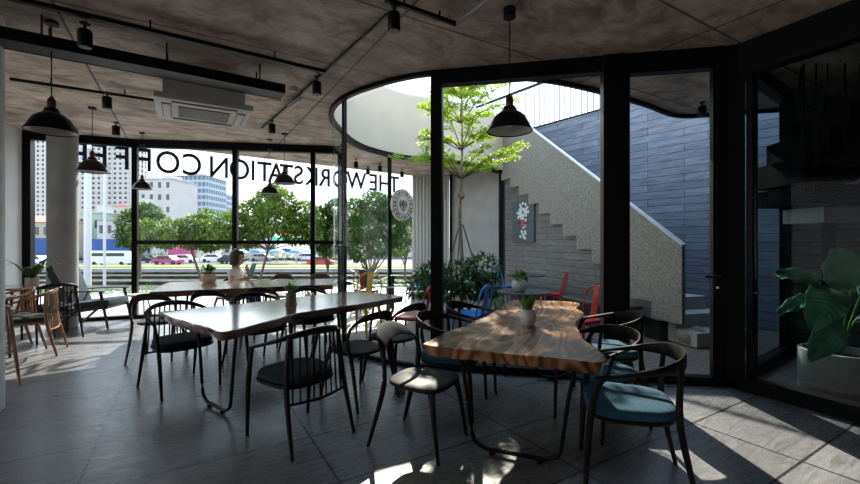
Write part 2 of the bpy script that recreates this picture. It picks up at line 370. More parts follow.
# ------------------------------------------------------------------ setting
CZ = 3.28
WP = [(-6.86, 6.95), (-5.43, 7.55), (-3.70, 7.80), (-2.29, 8.03), (-1.78, 8.12)]      # street glazing
CURVE = [(.08, 4.53), (-.2, 4.62), (-.59, 4.85), (-1.02, 5.22), (-1.30, 5.66), (-1.47, 6.25), (-1.45, 7.0)]
cv = spline(CURVE, 5)
def cone(pts): return pts
far = spline([(-1.45, 7.0), (-1.40, 7.5), (-1.19, 8.1), (-.65, 8.78), (0, 9.12), (.67, 9.47), (1.3, 10.05), (1.88, 10.72)], 5)
rightedge = spline([(.25, 4.56), (1.28, 4.72), (2.15, 5.12), (2.95, 5.6), (3.55, 6.02), (3.95, 6.06), (4.7, 5.85), (6.4, 5.5)], 5)
hole = [p for p in rightedge]+[(7.0, 5.6), (4.4, 9.3), (3.0, 11.2), (2.3, 11.4)]+far[::-1]+cv[::-1][1:]
def edge_y(x): return 7.87+.745*(x+5.57)
outer = [(-9.5, -4.2), (9, -4.2), (9, 12.6), (.6, 12.6), (.6, edge_y(.6)), (-6.6, edge_y(-6.6)), (-9.5, edge_y(-9.5))]
def holed(outer, hole, z0, z1):
    bm = bmesh.new(); loops = []
    for poly in (outer, hole):
        vs = [bm.verts.new((x, y, z0)) for x, y in poly]
        for i in range(len(vs)): bm.edges.new((vs[i], vs[(i+1) % len(vs)]))
    bmesh.ops.triangle_fill(bm, use_beauty=True, use_dissolve=False, edges=bm.edges[:])
    r = bmesh.ops.extrude_face_region(bm, geom=bm.faces[:])
    for e in r['geom']:
        if isinstance(e, bmesh.types.BMVert): e.co.z = z1
    mb = MB(); mb.frombm(bm); return mb
struct('ceiling', holed(outer, hole, CZ, CZ+.28), M['ceil'], smooth=False)
# floor: interior tile, courtyard deck, terrace
GL = [(3.75, 2.4), (3.34, 3.19), (2.95, 3.95), (1.85, 4.17)]+cv+[(-1.55, 7.6), (-1.78, 8.12)]
inner = [(-7.04, -4), (3.75, -4)]+GL+[(-3.70, 7.80), (-5.43, 7.55), (-6.86, 6.95), (-7.04, 6.4)]
struct('floor', MB().prism(inner, -.12, 0), M['floor'], smooth=False)
court = GL[::-1][2:]+[(4.6, .9), (9, .9), (9, 12.5), (-.6, 12.3), (-1.2, 8.9)]
struct('courtyard_floor', MB().prism(court, -.12, -.012), M['deck'], smooth=False)
struct('terrace_floor', MB().prism([(-1.55, 7.62), (-1.2, 8.9), (-.6, 12.3), (.5, 13.0), (-4, 12.9), (-13, 10.4), (-13, -6), (-7.05, -6), (-7.05, 6.5), (-6.86, 6.95), (-5.43, 7.55), (-3.7, 7.8), (-1.78, 8.12)], -.14, -.02), M['terrace'], smooth=False)  # unseen ground outside the left glazing is added to bounce daylight indoors
# walls
struct('wall_left', MB().wall([(-6.86, 6.95), (-6.74, 6.3), (-6.86, 5.2)], 0, CZ, .2, True), M['plaster'], smooth=False)
w9 = thing('window_9', None, None, kind='structure'); fr = MB()  # unseen glazing added to bring more daylight into the room
for y_ in (5.12, 3.1, 1.1, -.9, -2.9, -4.0): fr.box((-6.95, y_, CZ/2), (.12, .08, CZ))
fr.box((-6.95, .55, CZ-.07), (.12, 9.2, .14)).box((-6.95, .55, .03), (.12, 9.2, .06)); fr.build('window_frame', M['frame'], w9, smooth=False)
MB().box((-6.95, .55, CZ/2), (.012, 9.1, CZ-.2)).build('pane', M['glass'], w9, smooth=False)
def wall_line(name, a, b, z0, z1, th, mat, **k):
    d = Vector((b[0]-a[0], b[1]-a[1])); L = d.length
    return struct(name, MB().box((L/2, -th/2, (z0+z1)/2), (L, th, z1-z0)), mat, loc=(a[0], a[1], 0), rz=math.atan2(d.y, d.x), smooth=False, **k)
wall_line('wall_behind', (3.9, -4), (-7.1, -4), 0, CZ, -.2, M['plaster_g'])
wall_line('wall_right', (3.75, 2.35), (3.75, -4), 0, CZ, -.2, M['plaster_g'])
wall_line('wall_slate', (1.15, 12.16), (7.4, 3.86), -.01, 4.22, -.3, M['slate'])
wall_line('shade_wall_side', (7.2, 4.2), (7.2, 1.9), -.01, CZ, -.15, M['slate_n'])  # unseen wall added to keep sky light out of the niche
wall_line('shade_wall_near', (7.3, 2.0), (3.75, 2.2), -.01, CZ, -.15, M['slate_n'])  # likewise added out of view, shuts side light off from the niche
wall_line('wall_niche', (4.50, 5.15), (7.2, 4.1), -.01, CZ, -.15, M['slate_n'])
# back wall: ribbed cladding then plain plaster with dark jamb
mb = MB().box((.52, .05, CZ/2), (1.05, .08, CZ))
for k in range(11): mb.box((.04+k*.097, 0, CZ/2), (.045, .035, CZ), bev=.006)
struct('wall_ribbed', mb, M['ribbed'], loc=(-.5, 11.62, 0), rz=-.05)
wall_line('wall_back', (.55, 11.45), (1.86, 10.98), 0, CZ, -.15, M['plaster_g'])
struct('trim_1', MB().box((.58, 11.42, CZ/2), (.07, .1, CZ)), M['frame'], smooth=False)
struct('trim_2', MB().box((1.89, 10.93, CZ/2), (.09, .12, CZ), rz=-.35), M['frame'], smooth=False)
# upper parapet of the light well (pebble render) above the slab edge
p_ = struct('wall_parapet', MB().wall(cv+far[1:], CZ+.29, 4.58, .14, False).wall(cv+far[1:], CZ, 4.58, .02, True), M['cream_r'])
struct('coping', MB().wall([(x, y) for x, y in cv+far[1:]], 4.58, 4.62, .17, False), M['coping'], p_)
# dark steel trim on slab edge round the void
struct('trim_3', MB().wall(far, CZ-.10, CZ+.02, .05, False), M['frame'])
struct('trim_4', MB().wall(rightedge, CZ-.05, CZ+.03, .05, True), M['frame'])
# street glazing
def vpost(mb, x, y, w, dd, rz=0, z0=0, z1=CZ): mb.box((x, y, (z0+z1)/2), (w, dd, z1-z0), rz)
segs = [(WP[0], WP[1]), (WP[1], WP[2]), (WP[2], WP[3]), (WP[3], WP[4])]
for i, (a, b) in enumerate(segs):
    w = thing('window_%d' % (i+1), 'black framed street window bay', None, (0, 0, 0), kind='structure'); del w['label']
    rz = math.atan2(b[1]-a[1], b[0]-a[0]); L = math.hypot(b[0]-a[0], b[1]-a[1]); mid = ((a[0]+b[0])/2, (a[1]+b[1])/2)
    fr = MB(); vpost(fr, b[0], b[1], .085, .13, rz)
    if i == 0: vpost(fr, a[0]+.03, a[1]+.02, .12, .16, rz)
    fr.box((mid[0], mid[1], CZ-.07), (L, .13, .14), rz); fr.box((mid[0], mid[1], .03), (L, .13, .06), rz)
    if i > 0: fr.box((mid[0], mid[1], 1.395), (L, .08, .07), rz)
    fr.build('window_frame', M['frame'], w, smooth=False)
    gp = MB().box((mid[0], mid[1], CZ/2), (L-.08, .012, CZ-.2), rz); gp.build('pane', M['glass'], w, smooth=False)
# curved glass round the light well
w = thing('window_5', None, None, kind='structure')
gpts = cv+[(-1.5, 7.3), (-1.62, 7.8), (-1.74, 8.07)]
MB().wall(gpts, .06, CZ-.1, .012, False).build('pane', M['glassg'], w)
fr = MB().wall(gpts, CZ-.05, CZ, .06, False); fr.wall(gpts, 0, .05, .06, False)
fr.build('window_frame', M['frame'], w)
MB().box((-1.12, 5.36, CZ/2), (.045, .05, CZ), .8).build('mullion', M['frame'], w, smooth=False)
struct('column', MB().lathe([(.045, 0), (.045, CZ)], 12, (-.86, 8.72, 0)), M['frame'])
# straight glazing to the court
def bay(name, a, b, mat, panes=True, top=.16, bot=.08, dep=.12):
    w = thing(name, None, None, kind='structure'); rz = math.atan2(b[1]-a[1], b[0]-a[0]); L = math.hypot(b[0]-a[0], b[1]-a[1]); mid = ((a[0]+b[0])/2, (a[1]+b[1])/2)
    fr = MB().box((mid[0], mid[1], CZ-top/2), (L, dep, top), rz).box((mid[0], mid[1], bot/2), (L, dep, bot), rz)
    fr.build('window_frame', M['frame'], w, smooth=False)
    MB().box((mid[0], mid[1], CZ/2), (L, .012, CZ-top-bot), rz).build('pane', mat, w, smooth=False)
    return w, rz
w6, r6 = bay('window_6', (.08, 4.53), (1.85, 4.17), M['glass'])
MB().box((.08, 4.53, CZ/2), (.125, .12, CZ), r6).build('mullion', M['frame'], w6, smooth=False)
MB().box((1.86, 4.17, CZ/2), (.21, .16, CZ), r6).build('mullion', M['frame'], w6, smooth=False)
w7, r7 = bay('window_7', (2.98, 3.93), (3.75, 2.4), M['glassd'], bot=.13, dep=.14, top=.3)
MB().box((3.37, 3.155, CZ/2), (.03, .03, CZ), r7).build('mullion', M['frame'], w7, smooth=False)
w8, r8 = bay('window_8', (3.02, 4.06), (4.45, 5.12), M['glassd'], bot=.10)
MB().box((4.45, 5.12, CZ/2), (.09, .12, CZ), r8).build('mullion', M['frame'], w8, smooth=False)
tp = MB().box((2.93, 3.97, CZ/2), (.17, .16, CZ), r7+.6).box((2.80, 3.985, CZ/2), (.07, .13, CZ), -.17)
struct('trim_5', tp, M['frame'], smooth=False)
struct('trim_6', MB().box((3.04, 3.87, CZ/2), (.05, .10, CZ), r7), M['frame'], smooth=False)
# glass door
d = thing('door_1', None, None, kind='structure')
a, b = (1.96, 4.14), (2.78, 3.99); rz = math.atan2(b[1]-a[1], b[0]-a[0]); mid = ((a[0]+b[0])/2, (a[1]+b[1])/2); L = .84
MB().box((*mid, CZ-.10), (L, .11, .20), rz).box((*mid, .045), (L, .11, .09), rz).box((2.765, 3.993, CZ/2), (.045, .07, CZ-.2), rz).box((1.985, 4.135, CZ/2), (.04, .07, CZ-.2), rz).build('door_frame', M['frame'], d, smooth=False)
MB().box((*mid, CZ/2), (L-.06, .012, CZ-.28), rz).build('pane', M['glass'], d, smooth=False)
h = MB().box((2.755, 3.94, 1.02), (.035, .012, .22), rz, bev=.004); h.tube((2.755, 3.94, 1.07), (2.755, 3.88, 1.07), .011).tube((2.765, 3.885, 1.07), (2.625, 3.905, 1.07), .011)
h.build('door_handle', M['black'], d)
MB().lathe([(.014, 0), (.014, .02)], 12, (0, 0, 0)).build('lock', M['steel'], d, loc=(2.758, 3.925, .955))
struct('threshold', MB().box((2.40, 4.02, .008), (1.0, .12, .016), rz), M['steel'], smooth=False)
# columns
struct('column_by_window', MB().lathe([(.20, 0), (.20, CZ)], 40, (-6.02, 6.72, 0)), M['column'])
struct('column_near', MB().lathe([(.30, 0), (.30, CZ)], 40, (-3.83, 3.28, 0)), M['plaster'])
# ------------------------------------------------------------------ staircase in the court
O = (1.9, 10.7); DV = Vector((1.38, -4.7)); LS = DV.length; DN = DV.normalized(); NR = (-DN.y, DN.x); NR = (DN.y*-1, DN.x)   # towards slate wall
st = thing('staircase', 'sandy pebble render staircase climbing left along the slate wall in the court', 'staircase')
NS = 11; poly = [(-.02*LS, 4.98), (1.095*LS, 1.34), (1.095*LS, .28), (.99*LS, .28)]
for k in range(NS):
    u = .99-(k)*.0905; z = .28+.248*(k+1); poly += [(u*LS, z), ((u-.0905)*LS, z)]
poly += [(-.02*LS, 3.02)]
ztop = poly[0]
MB().vprism(O, DN, poly, .06, NR).build('parapet', M['terrazzo'], st, smooth=False)
MB().vprism((O[0]-NR[0]*.02, O[1]-NR[1]*.02), DN, [(-.02*LS, 4.98), (1.10*LS, 1.34), (1.10*LS, 1.37), (-.02*LS, 5.01)], .075, NR).build('coping', M['coping'], st, smooth=False)
for k in range(16):
    u = (1.13-k*.066)*LS; z = .19*(k+1)
    o_ = (O[0]+NR[0]*.065, O[1]+NR[1]*.065)
    MB().vprism(o_, DN, [(u, max(0, z-.42)), (u, z), (u-.35, z), (u-.35, max(0, z-.35))], 1.0-.03*k, NR).build('step', M['plaster_g'], st, smooth=False)
MB().box((3.30, 5.98, .13), (.14, .3, .30), .2).build('support_block', M['black'], st, smooth=False)
ps = [(0, 0), (.99*LS, 0), (.99*LS, .27)]
for k in range(NS):
    u = .99-(k)*.0905; z = .28+.248*(k+1)-.01; ps += [(u*LS, z), ((u-.0905)*LS, z)]
ps += [(0, 3.0)]
q = MB()
n = len(ps); q.add([(u, 0, z) for u, z in ps]+[(u, .1, z) for u, z in ps], [tuple(range(n))[::-1], tuple(n+i for i in range(n))]+[(i, (i+1) % n, n+(i+1) % n, n+i) for i in range(n)])
struct('wall_under_stair', q, M['slate_g'], loc=(O[0]+NR[0]*.06, O[1]+NR[1]*.06, 0), rz=math.atan2(DN.y, DN.x), smooth=False)
bn = thing('bench', 'long dark stone bench under the stair in the court', 'bench', (O[0]-NR[0]*.22+DN.x*2.9, O[1]-NR[1]*.22+DN.y*2.9, 0), math.atan2(DN.y, DN.x))
MB().box((0, 0, .40), (3.6, .40, .06), bev=.01).build('bench_top', M['dkt'], bn)
MB().box((0, 0, .18), (3.5, .32, .37)).build('bench_base', M['black'], bn, smooth=False)
# railing on slate wall
rl = thing('railing', 'grey vertical bar railing on top of the slate wall', 'railing')
a = Vector((1.25, 12.03)); dd = Vector((6.25, -8.3)).normalized()
def rp(s, z): p = a+dd*s; return (p.x+.12, p.y+.1, z)
MB().sweep([rp(0, 5.38), rp(6.5, 5.38)], [(.02, .03)]*2, 4, square=True).build('top_rail', M['black'], rl, smooth=False)
MB().sweep([rp(0, 4.30), rp(6.5, 4.30)], [(.02, .02)]*2, 4, square=True).build('bottom_rail', M['black'], rl, smooth=False)
b0 = None
for k in range(44):
    p = rp(.07+k*.148, 0)
    if b0 is None: b0 = MB().box((0, 0, 4.80), (.022, .022, 1.18), .9).build('baluster', M['column'], rl, smooth=False); b0.location = (p[0], p[1], 0)
    else: c = b0.copy(); C.objects.link(c); c.location = (p[0], p[1], 0)
# poster on under-stair wall
PU = .205*LS
po = thing('poster', 'dark blue-grey poster with white circle and red band on the slate wall', 'poster', (O[0]-NR[0]*.0+DN.x*PU+NR[0]*.05, O[1]+DN.y*PU+NR[1]*.05, 1.88), math.atan2(DN.y, DN.x))
MB().box((0, -.02, 0), (1.02, .03, 1.0), bev=.003).build('board', M['posterbg'], po)
mb = MB(); rnd = random.Random(3)
def disc_y(mb, cx, cz, rx, rz_, y, n=20, a0=0, a1=2*PI, th=.003):
    pts = [(cx+rx*math.cos(a0+(a1-a0)*k/n), cz+rz_*math.sin(a0+(a1-a0)*k/n)) for k in range(n+(0 if abs(a1-a0-2*PI) < 1e-3 else 1))]
    m = len(pts); mb.add([(x, y, z) for x, z in pts]+[(x, y-th, z) for x, z in pts], [tuple(range(m))[::-1], tuple(m+i for i in range(m))]+[(i, (i+1) % m, m+(i+1) % m, m+i) for i in range(m)])
for ang in range(12):
    for rr in (.09, .17, .25):
        if rnd.random() < .8: disc_y(mb, .02+rr*math.cos(ang*PI/6), .22+rr*.85*math.sin(ang*PI/6), .045, .04, -.036, 7, th=.003)
for k in range(14): disc_y(mb, rnd.uniform(-.14, .16), -.42+rnd.uniform(0, .32), .05, .04, -.036, 6)
mb.build('white_shapes', M['pw'], po, smooth=False)
mb = MB(); mb.sweep([(-.3, -.038, -.02), (-.05, -.038, .03), (.1, -.038, -.06), (.38, -.038, .02)], [(.02, .006)]*4, 4, square=True); disc_y(mb, .0, -.06, .07, .08, -.037, 9)
mb.build('red_band', M['pr'], po, smooth=False)
# dark winder stair at the far right behind the smoky glass
ws = thing('steel_stair', 'black steel stair with slim bars rising behind the smoky glass at right', 'staircase', (3.9, 4.30, 0))
prof = [(0, 2.03), (.0, 2.30), (.17, 2.33), (.17, 2.58), (.50, 2.64), (.50, 2.86), (.85, 2.90), (.85, 3.15), (1.3, 3.2), (1.3, 2.6), (.55, 2.03)]
MB().vprism((0, 0), (1, 0), prof, .75, (.1, 1)).build('flight', M['matte'], ws, smooth=False)
MB().box((.62, .3, 1.90), (1.15, .8, .19)).build('landing', M['matte'], ws, smooth=False)
MB().box((.58, .25, 1.69), (.70, .5, .16)).build('tread_block', M['column'], ws, smooth=False)
for x_, z_ in ((.01, 2.3), (.14, 2.32), (.26, 2.58), (.44, 2.6), (.60, 2.85), (.78, 2.88)): MB().tube((x_, -.01, z_-.2), (x_, -.01, min(3.27, z_+1.0)), .008).build('baluster', M['frame'], ws)
bend(MB(), [(.0, -.01, 3.22, .014, .014), (-.03, -.01, 3.0, .014, .014), (.03, -.01, 2.85, .014, .014), (.22, -.01, 2.72, .014, .014)], 5, 8, (0, 1, 0)).build('handrail', M['frame'], ws)
MB().tube((.62, .35, 0), (.62, .35, 1.85), .06).build('newel_post', M['matte'], ws)
# ------------------------------------------------------------------ chairs
def rounded_seat(mb, w, d, z0, z1, y0=0, taper=.85, n=8, p=3.2, rows=((0, .96), (.25, 1), (.75, 1), (1, .93))):
    N = 36; vs = []; fs = []
    for t, sc in rows:
        for k in range(N):
            th = 2*PI*k/N; c, s_ = math.cos(th), math.sin(th)
            x = math.copysign(abs(c)**(2/p), c)*w/2*sc; y = math.copysign(abs(s_)**(2/p), s_)*d/2*sc
            x *= 1-(1-taper)*(.5-y/d)
            vs.append((x, y+y0, z0+(z1-z0)*t))
    R = len(rows)
    for i in range(R-1):
        for k in range(N): fs.append((i*N+k, i*N+(k+1) % N, (i+1)*N+(k+1) % N, (i+1)*N+k))
    fs += [tuple(range(N))[::-1], tuple((R-1)*N+k for k in range(N))]
    return mb.add(vs, fs)
def spindle_chair(wood, cush, label):
    t = thing('spindle_chair', label, 'chair')
    rounded_seat(MB(), .52, .47, .40, .435, .0).build('seat_frame', wood, t)
    rounded_seat(MB(), .50, .46, .432, .485, .0, rows=((0, .97), (.3, 1), (.7, .99), (.9, .95), (1, .86))).build('cushion', cush, t)
    for s in (-1, 1):
        bend(MB(), [(s*.255, .235, 0, .012, .012), (s*.265, .20, .40, .018, .020), (s*.275, .13, .66, .014, .016)], 4, 8, (0, 1, 0)).build('leg', wood, t)
        bend(MB(), [(s*.255, -.335, 0, .012, .012), (s*.235, -.235, .42, .018, .020), (s*.205, -.215, .76, .012, .014)], 4, 8, (0, 1, 0)).build('leg', wood, t)
    bend(MB(), [(-.28, .15, .655, .014, .010), (-.283, .02, .69, .018, .012), (-.25, -.13, .735, .020, .015), (-.15, -.235, .775, .016, .022), (0, -.27, .79, .014, .025), (.15, -.235, .775, .016, .022), (.25, -.13, .735, .020, .015), (.283, .02, .69, .018, .012), (.28, .15, .655, .014, .010)], 6, 10).build('top_rail', wood, t)
    bend(MB(), [(-.235, -.255, .33, .009, .009), (0, -.285, .32, .011, .011), (.235, -.255, .33, .009, .009)], 6).build('stretcher', wood, t)
    for k in range(9):
        f = (k-4)/4; xt = f*.185; xb = f*.20
        MB().tube((xb, -.255-.025*(1-f*f), .325), (xt, -.225-.045*(1-f*f), .775-.012*abs(f)), .0065, .0075, 6).build('spindle', wood, t)
    return t
def bentwood_chair(wood, label):
    t = thing('bentwood_chair', label, 'chair')
    rounded_seat(MB(), .46, .45, .415, .455, .01, rows=((0, .9), (.4, 1), (.8, 1), (1, .95))).build('seat', wood, t)
    for s in (-1, 1):
        bend(MB(), [(s*.225, .235, 0, .012, .012), (s*.205, .19, .30, .017, .018), (s*.175, .16, .425, .02, .03)], 4, 8, (0, 1, 0)).build('leg', wood, t)
    # rear legs run on into the arched back
    for s in (-1, 1):
        bend(MB(), [(s*.235, -.30, 0, .012, .013), (s*.215, -.215, .30, .017, .018), (s*.215, -.175, .46, .018, .02)], 4, 8, (0, 1, 0)).build('leg', wood, t)
    bend(MB(), [(-.215, -.175, .44, .013, .018), (-.235, -.165, .56, .011, .018), (-.215, -.195, .68, .011, .026), (-.12, -.25, .748, .010, .058), (0, -.275, .765, .010, .070), (.12, -.25, .748, .010, .058), (.215, -.195, .68, .011, .026), (.235, -.165, .56, .011, .018), (.215, -.175, .44, .013, .018)], 7, 10, (0, -.75, .65)).build('backrest', wood, t)
    return t
def wrap_chair(wood, cush, label):
    t = thing('wraparound_armchair', label, 'chair')
    rounded_seat(MB(), .52, .48, .40, .43, .0).build('seat_frame', wood, t)
    rounded_seat(MB(), .53, .49, .428, .485, .0, rows=((0, .97), (.3, 1), (.7, .99), (.9, .95), (1, .86))).build('cushion', cush, t)
    for s in (-1, 1):
        bend(MB(), [(s*.25, .25, 0, .012, .012), (s*.262, .225, .40, .017, .019), (s*.275, .19, .60, .014, .017), (s*.28, .13, .675, .011, .013)], 5, 8, (0, 1, 0)).build('leg', wood, t)
        bend(MB(), [(s*.235, -.31, 0, .012, .012), (s*.215, -.225, .42, .017, .019), (s*.20, -.235, .72, .012, .014)], 4, 8, (0, 1, 0)).build('leg', wood, t)
    bend(MB(), [(-.275, .20, .655, .016, .010), (-.285, .05, .685, .022, .011), (-.262, -.12, .715, .016, .022), (-.17, -.245, .735, .011, .042), (0, -.29, .74, .010, .052), (.17, -.245, .735, .011, .042), (.262, -.12, .715, .016, .022), (.285, .05, .685, .022, .011), (.275, .20, .655, .016, .010)], 7, 10).build('armrest', wood, t)
    return t
def metal_chair(name, mat, label, arms=False):
    t = thing(name, label, 'chair')
    mb = MB().box((0, 0, .445), (.37, .37, .02), bev=.008); mb.box((0, 0, .425), (.345, .345, .03), bev=.006); mb.build('seat', mat, t)
    for sx in (-1, 1):
        for sy in (-1, 1):
            MB().sweep([(sx*.21, sy*.215+(-.02 if sy < 0 else 0), 0), (sx*.165, sy*.165, .435)], [(.010, .012), (.028, .018)], 6).build('leg', mat, t)
    bend(MB(), [(-.175, -.16, .45, .011, .011), (-.185, -.205, .62, .011, .011), (-.15, -.235, .78, .011, .011), (0, -.25, .845, .011, .011), (.15, -.235, .78, .011, .011), (.185, -.205, .62, .011, .011), (.175, -.16, .45, .011, .011)], 6, 8, (0, -1, 0)).build('back_frame', mat, t)
    MB().sweep([(0, -.165, .45), (0, -.215, .65), (0, -.245, .84)], [(.05, .004), (.045, .004), (.04, .004)], 4, (0, -1, 0), True).build('back_slat', mat, t)
    if arms:
        bend(MB(), [(-.175, .14, .45, .01, .01), (-.22, .12, .60, .01, .01), (-.23, -.05, .66, .01, .01), (-.17, -.22, .70, .01, .01)], 5).build('armrest', mat, t)
        bend(MB(), [(.175, .14, .45, .01, .01), (.22, .12, .60, .01, .01), (.23, -.05, .66, .01, .01), (.17, -.22, .70, .01, .01)], 5).build('armrest', mat, t)
    return t
sp = spindle_chair(M['blackwood'], M['cush'], '')
bw = bentwood_chair(M['blackwood'], '')
wr = wrap_chair(M['blackwood'], M['cushb'], '')
so = spindle_chair(M['oak'], M['cush'], '')
bo = bentwood_chair(M['walnut'], '')
G2 = 'dining chairs round the long middle table'; G3 = 'dining chairs round the near live-edge table'; G1 = 'dining chairs round the far plank table'; G0 = 'wooden chairs at the small left tables'
f2 = (.8, -.6)
place(sp, (-2.40, 3.96, 0), face(*f2), 'dark spindle-back chair with charcoal cushion at the left corner of the middle table', G2)
place(sp, (-.98, 3.02, 0), face(-.78, .62), 'dark spindle-back chair seen from behind in front of the middle table', G2)
place(sp, (-1.93, 4.64, 0), face(*f2), 'second spindle-back chair on the window side of the middle table', G2)
place(sp, (-1.50, 5.21, 0), face(*f2), 'farthest spindle-back chair on the window side of the middle table', G2)
place(bw, (-.66, 3.72, 0), face(-.75, .66), 'dark bentwood chair tucked at the middle table just right of the spindle-back chair', G2)
place(bw, (-.36, 4.18, 0), face(-.75, .66), 'dark bentwood chair at the right far corner of the middle table', G2)
place(bw, (-.05, 2.88, 0), face(.88, -.47), 'dark bentwood chair with bare wooden seat at the left of the near live-edge table', G3)
place(wr, (.18, 3.50, 0), face(.94, -.34), 'wraparound armchair, nearer of two on the left side of the near live-edge table', G3)
place(wr, (.46, 4.12, 0), face(.94, -.34), 'wraparound armchair, farther of two on the left side of the near live-edge table', G3)
place(wr, (1.18, 2.45, 0), face(-.95, .30), 'blue-cushioned armchair nearest the camera at the right of the live-edge table', G3)
place(wr, (1.30, 3.14, 0), face(-.90, -.42), 'blue-cushioned armchair, middle of three on the right of the live-edge table', G3, .93)
place(wr, (1.58, 3.66, 0), face(-.97, .22), 'blue-cushioned armchair farthest of three by the wide black post', G3)
# round the far table
place(bo, (-3.32, 5.02, 0), face(-.25, .97), 'brown bentwood chair at the left near corner of the far plank table', G1)
place(bo, (-2.80, 5.38, 0), face(-.1, 1), 'brown bentwood chair, its solid curved back towards the camera at the far plank table', G1)
place(bo, (-2.27, 5.66, 0), face(-.1, 1), 'brown bentwood chair third from left on the near side of the far plank table', G1)
place(bo, (-1.74, 5.93, 0), face(-.25, .97), 'brown bentwood chair rightmost on the near side of the far plank table', G1)
place(bo, (-2.72, 7.40, 0), face(.1, -1), 'brown bentwood chair on the window side right of the seated woman', G1)
place(bo, (-2.05, 7.50, 0), face(.1, -1), 'brown bentwood chair on the window side at the right of the far plank table', G1)
womanchair = place(bo, (-3.50, 7.22, 0), face(.1, -1), 'brown bentwood chair the woman sits on by the window', G1)
# small left tables
place(so, (-4.42, 3.95, 0), face(-.86, .5), 'reddish wooden spindle chair nearest the white column', G0)
place(so, (-4.99, 5.08, 0), face(-.86, -.5), 'reddish wooden spindle chair at the right side of the near small table', G0)
place(so, (-5.42, 5.22, 0), face(-.5, -.86), 'reddish wooden spindle chair between the two small tables', G0)
place(sp, (-5.52, 5.98, 0), face(-.86, .5), 'dark spindle-back chair at the small table beside the concrete column', G0)
# small tables
def small_table(loc, rz, label):
    t = thing('small_table', label, 'table', loc, rz, 'small square tables by the left wall')
    MB().box((0, 0, .735), (.72, .72, .03), bev=.006).build('tabletop', M['slab3'], t)
    for sx in (-1, 1):
        for sy in (-1, 1): MB().tube((sx*.32, sy*.32, 0), (sx*.29, sy*.29, .72), .014, .022).build('leg', M['walnut'], t)
    return t
small_table((-5.22, 4.55, 0), GA, 'small square wooden table nearest the white column')
small_table((-5.90, 6.08, 0), GA, 'small square wooden table with a leafy plant beside the concrete column')
# ------------------------------------------------------------------ live-edge tables
def slab_table(name, poly, z, th, mat, label, seed, bev=.04, legs=()):
    cx = sum(p[0] for p in poly)/len(poly); cy = sum(p[1] for p in poly)/len(poly)
    t = thing(name, label, 'table', (cx, cy, 0))
    P = [(x-cx, y-cy) for x, y in poly]
    pts = []
    m = len(P)
    for i in range(m):                      # densify with a slightly wavy edge
        a_, b_ = P[i], P[(i+1) % m]; L = math.hypot(b_[0]-a_[0], b_[1]-a_[1]); k = max(1, int(L/.06))
        for j in range(k):
            f = j/k; pts.append((a_[0]+(b_[0]-a_[0])*f, a_[1]+(b_[1]-a_[1])*f))
    for _ in range(1): pts = [((pts[i-1][0]+2*p[0]+pts[(i+1) % len(pts)][0])/4, (pts[i-1][1]+2*p[1]+pts[(i+1) % len(pts)][1])/4) for i, p in enumerate(pts)]
    r = random.Random(seed); ph = [r.uniform(0, 6) for _ in range(4)]
    def wav(i): return .010*math.sin(i*.35+ph[0])+.006*math.sin(i*.9+ph[1])
    n = len(pts); rings = []
    for zz, ins in ((z-th, bev), (z-th*.85, bev*.7), (z-.008, .003), (z, .008)):
        ring = []
        for i, (x, y) in enumerate(pts):
            t_ = Vector((pts[(i+1) % n][0]-pts[i-1][0], pts[(i+1) % n][1]-pts[i-1][1])).normalized(); nn = Vector((-t_.y, t_.x))
            k = ins-wav(i)*(1 if zz > z-th*.5 else 1.6)
            ring.append((x+nn.x*k, y+nn.y*k, zz))
        rings.append(ring)
    mb = MB(); vs = [v for r_ in rings for v in r_]; fs = [tuple(range(n))[::-1], tuple(3*n+i for i in range(n))]
    for a_ in range(3):
        for i in range(n): fs.append((a_*n+i, a_*n+(i+1) % n, (a_+1)*n+(i+1) % n, (a_+1)*n+i))
    mb.add(vs, fs).build('tabletop', mat, t, ang=30)
    for (p, q) in legs:                     # rounded steel sled frames from p to q (plan points)
        p = Vector((p[0]-cx, p[1]-cy)); q = Vector((q[0]-cx, q[1]-cy)); d = (q-p).normalized()
        zt = z-th-.005; c = []
        pi, qi = p+d*.12, q-d*.12
        A = [(p.x, p.y, zt), (p.x+d.x*.05, p.y+d.y*.05, .40), (pi.x-d.x*.03, pi.y-d.y*.03, .12), (pi.x+d.x*.01, pi.y+d.y*.01, .055), (pi.x+d.x*.07, pi.y+d.y*.07, .03)]
        B = [(q.x, q.y, zt), (q.x-d.x*.05, q.y-d.y*.05, .40), (qi.x+d.x*.03, qi.y+d.y*.03, .12), (qi.x-d.x*.01, qi.y-d.y*.01, .055), (qi.x-d.x*.07, qi.y-d.y*.07, .03)]
        pp = spline(A, 4)+spline(B, 4)[::-1]
        lf = MB().sweep(pp, [.014]*len(pp), 8); lf.box(((p.x+q.x)/2, (p.y+q.y)/2, zt-.002), ((q-p).length+.1, .07, .006), math.atan2(d.y, d.x))
        o = lf.build('leg', M['black'], t)
        for e in (pi+d*.1, qi-d*.1): MB().lathe([(.02, 0), (.02, .02)], 10, (e.x, e.y, 0)).build('foot', M['black'], o)
    return t
T3 = [(-.07, 2.61), (.42, 2.38), (.93, 2.20), (1.0, 2.30), (1.02, 2.62), (1.12, 3.10), (1.20, 3.38), (1.42, 3.72), (1.44, 3.98), (1.60, 4.38), (1.52, 4.48), (.93, 4.66), (.80, 4.35), (.69, 4.04), (.43, 3.50), (.245, 3.13), (.06, 2.86)]
slab_table('live_edge_table', T3, .75, .075, M['slab'], 'waisted live-edge slab table of richly grained brown wood nearest the camera', 1, .05, legs=(((.20, 2.78), (.90, 2.52)), ((1.0, 4.22), (1.45, 4.08))))
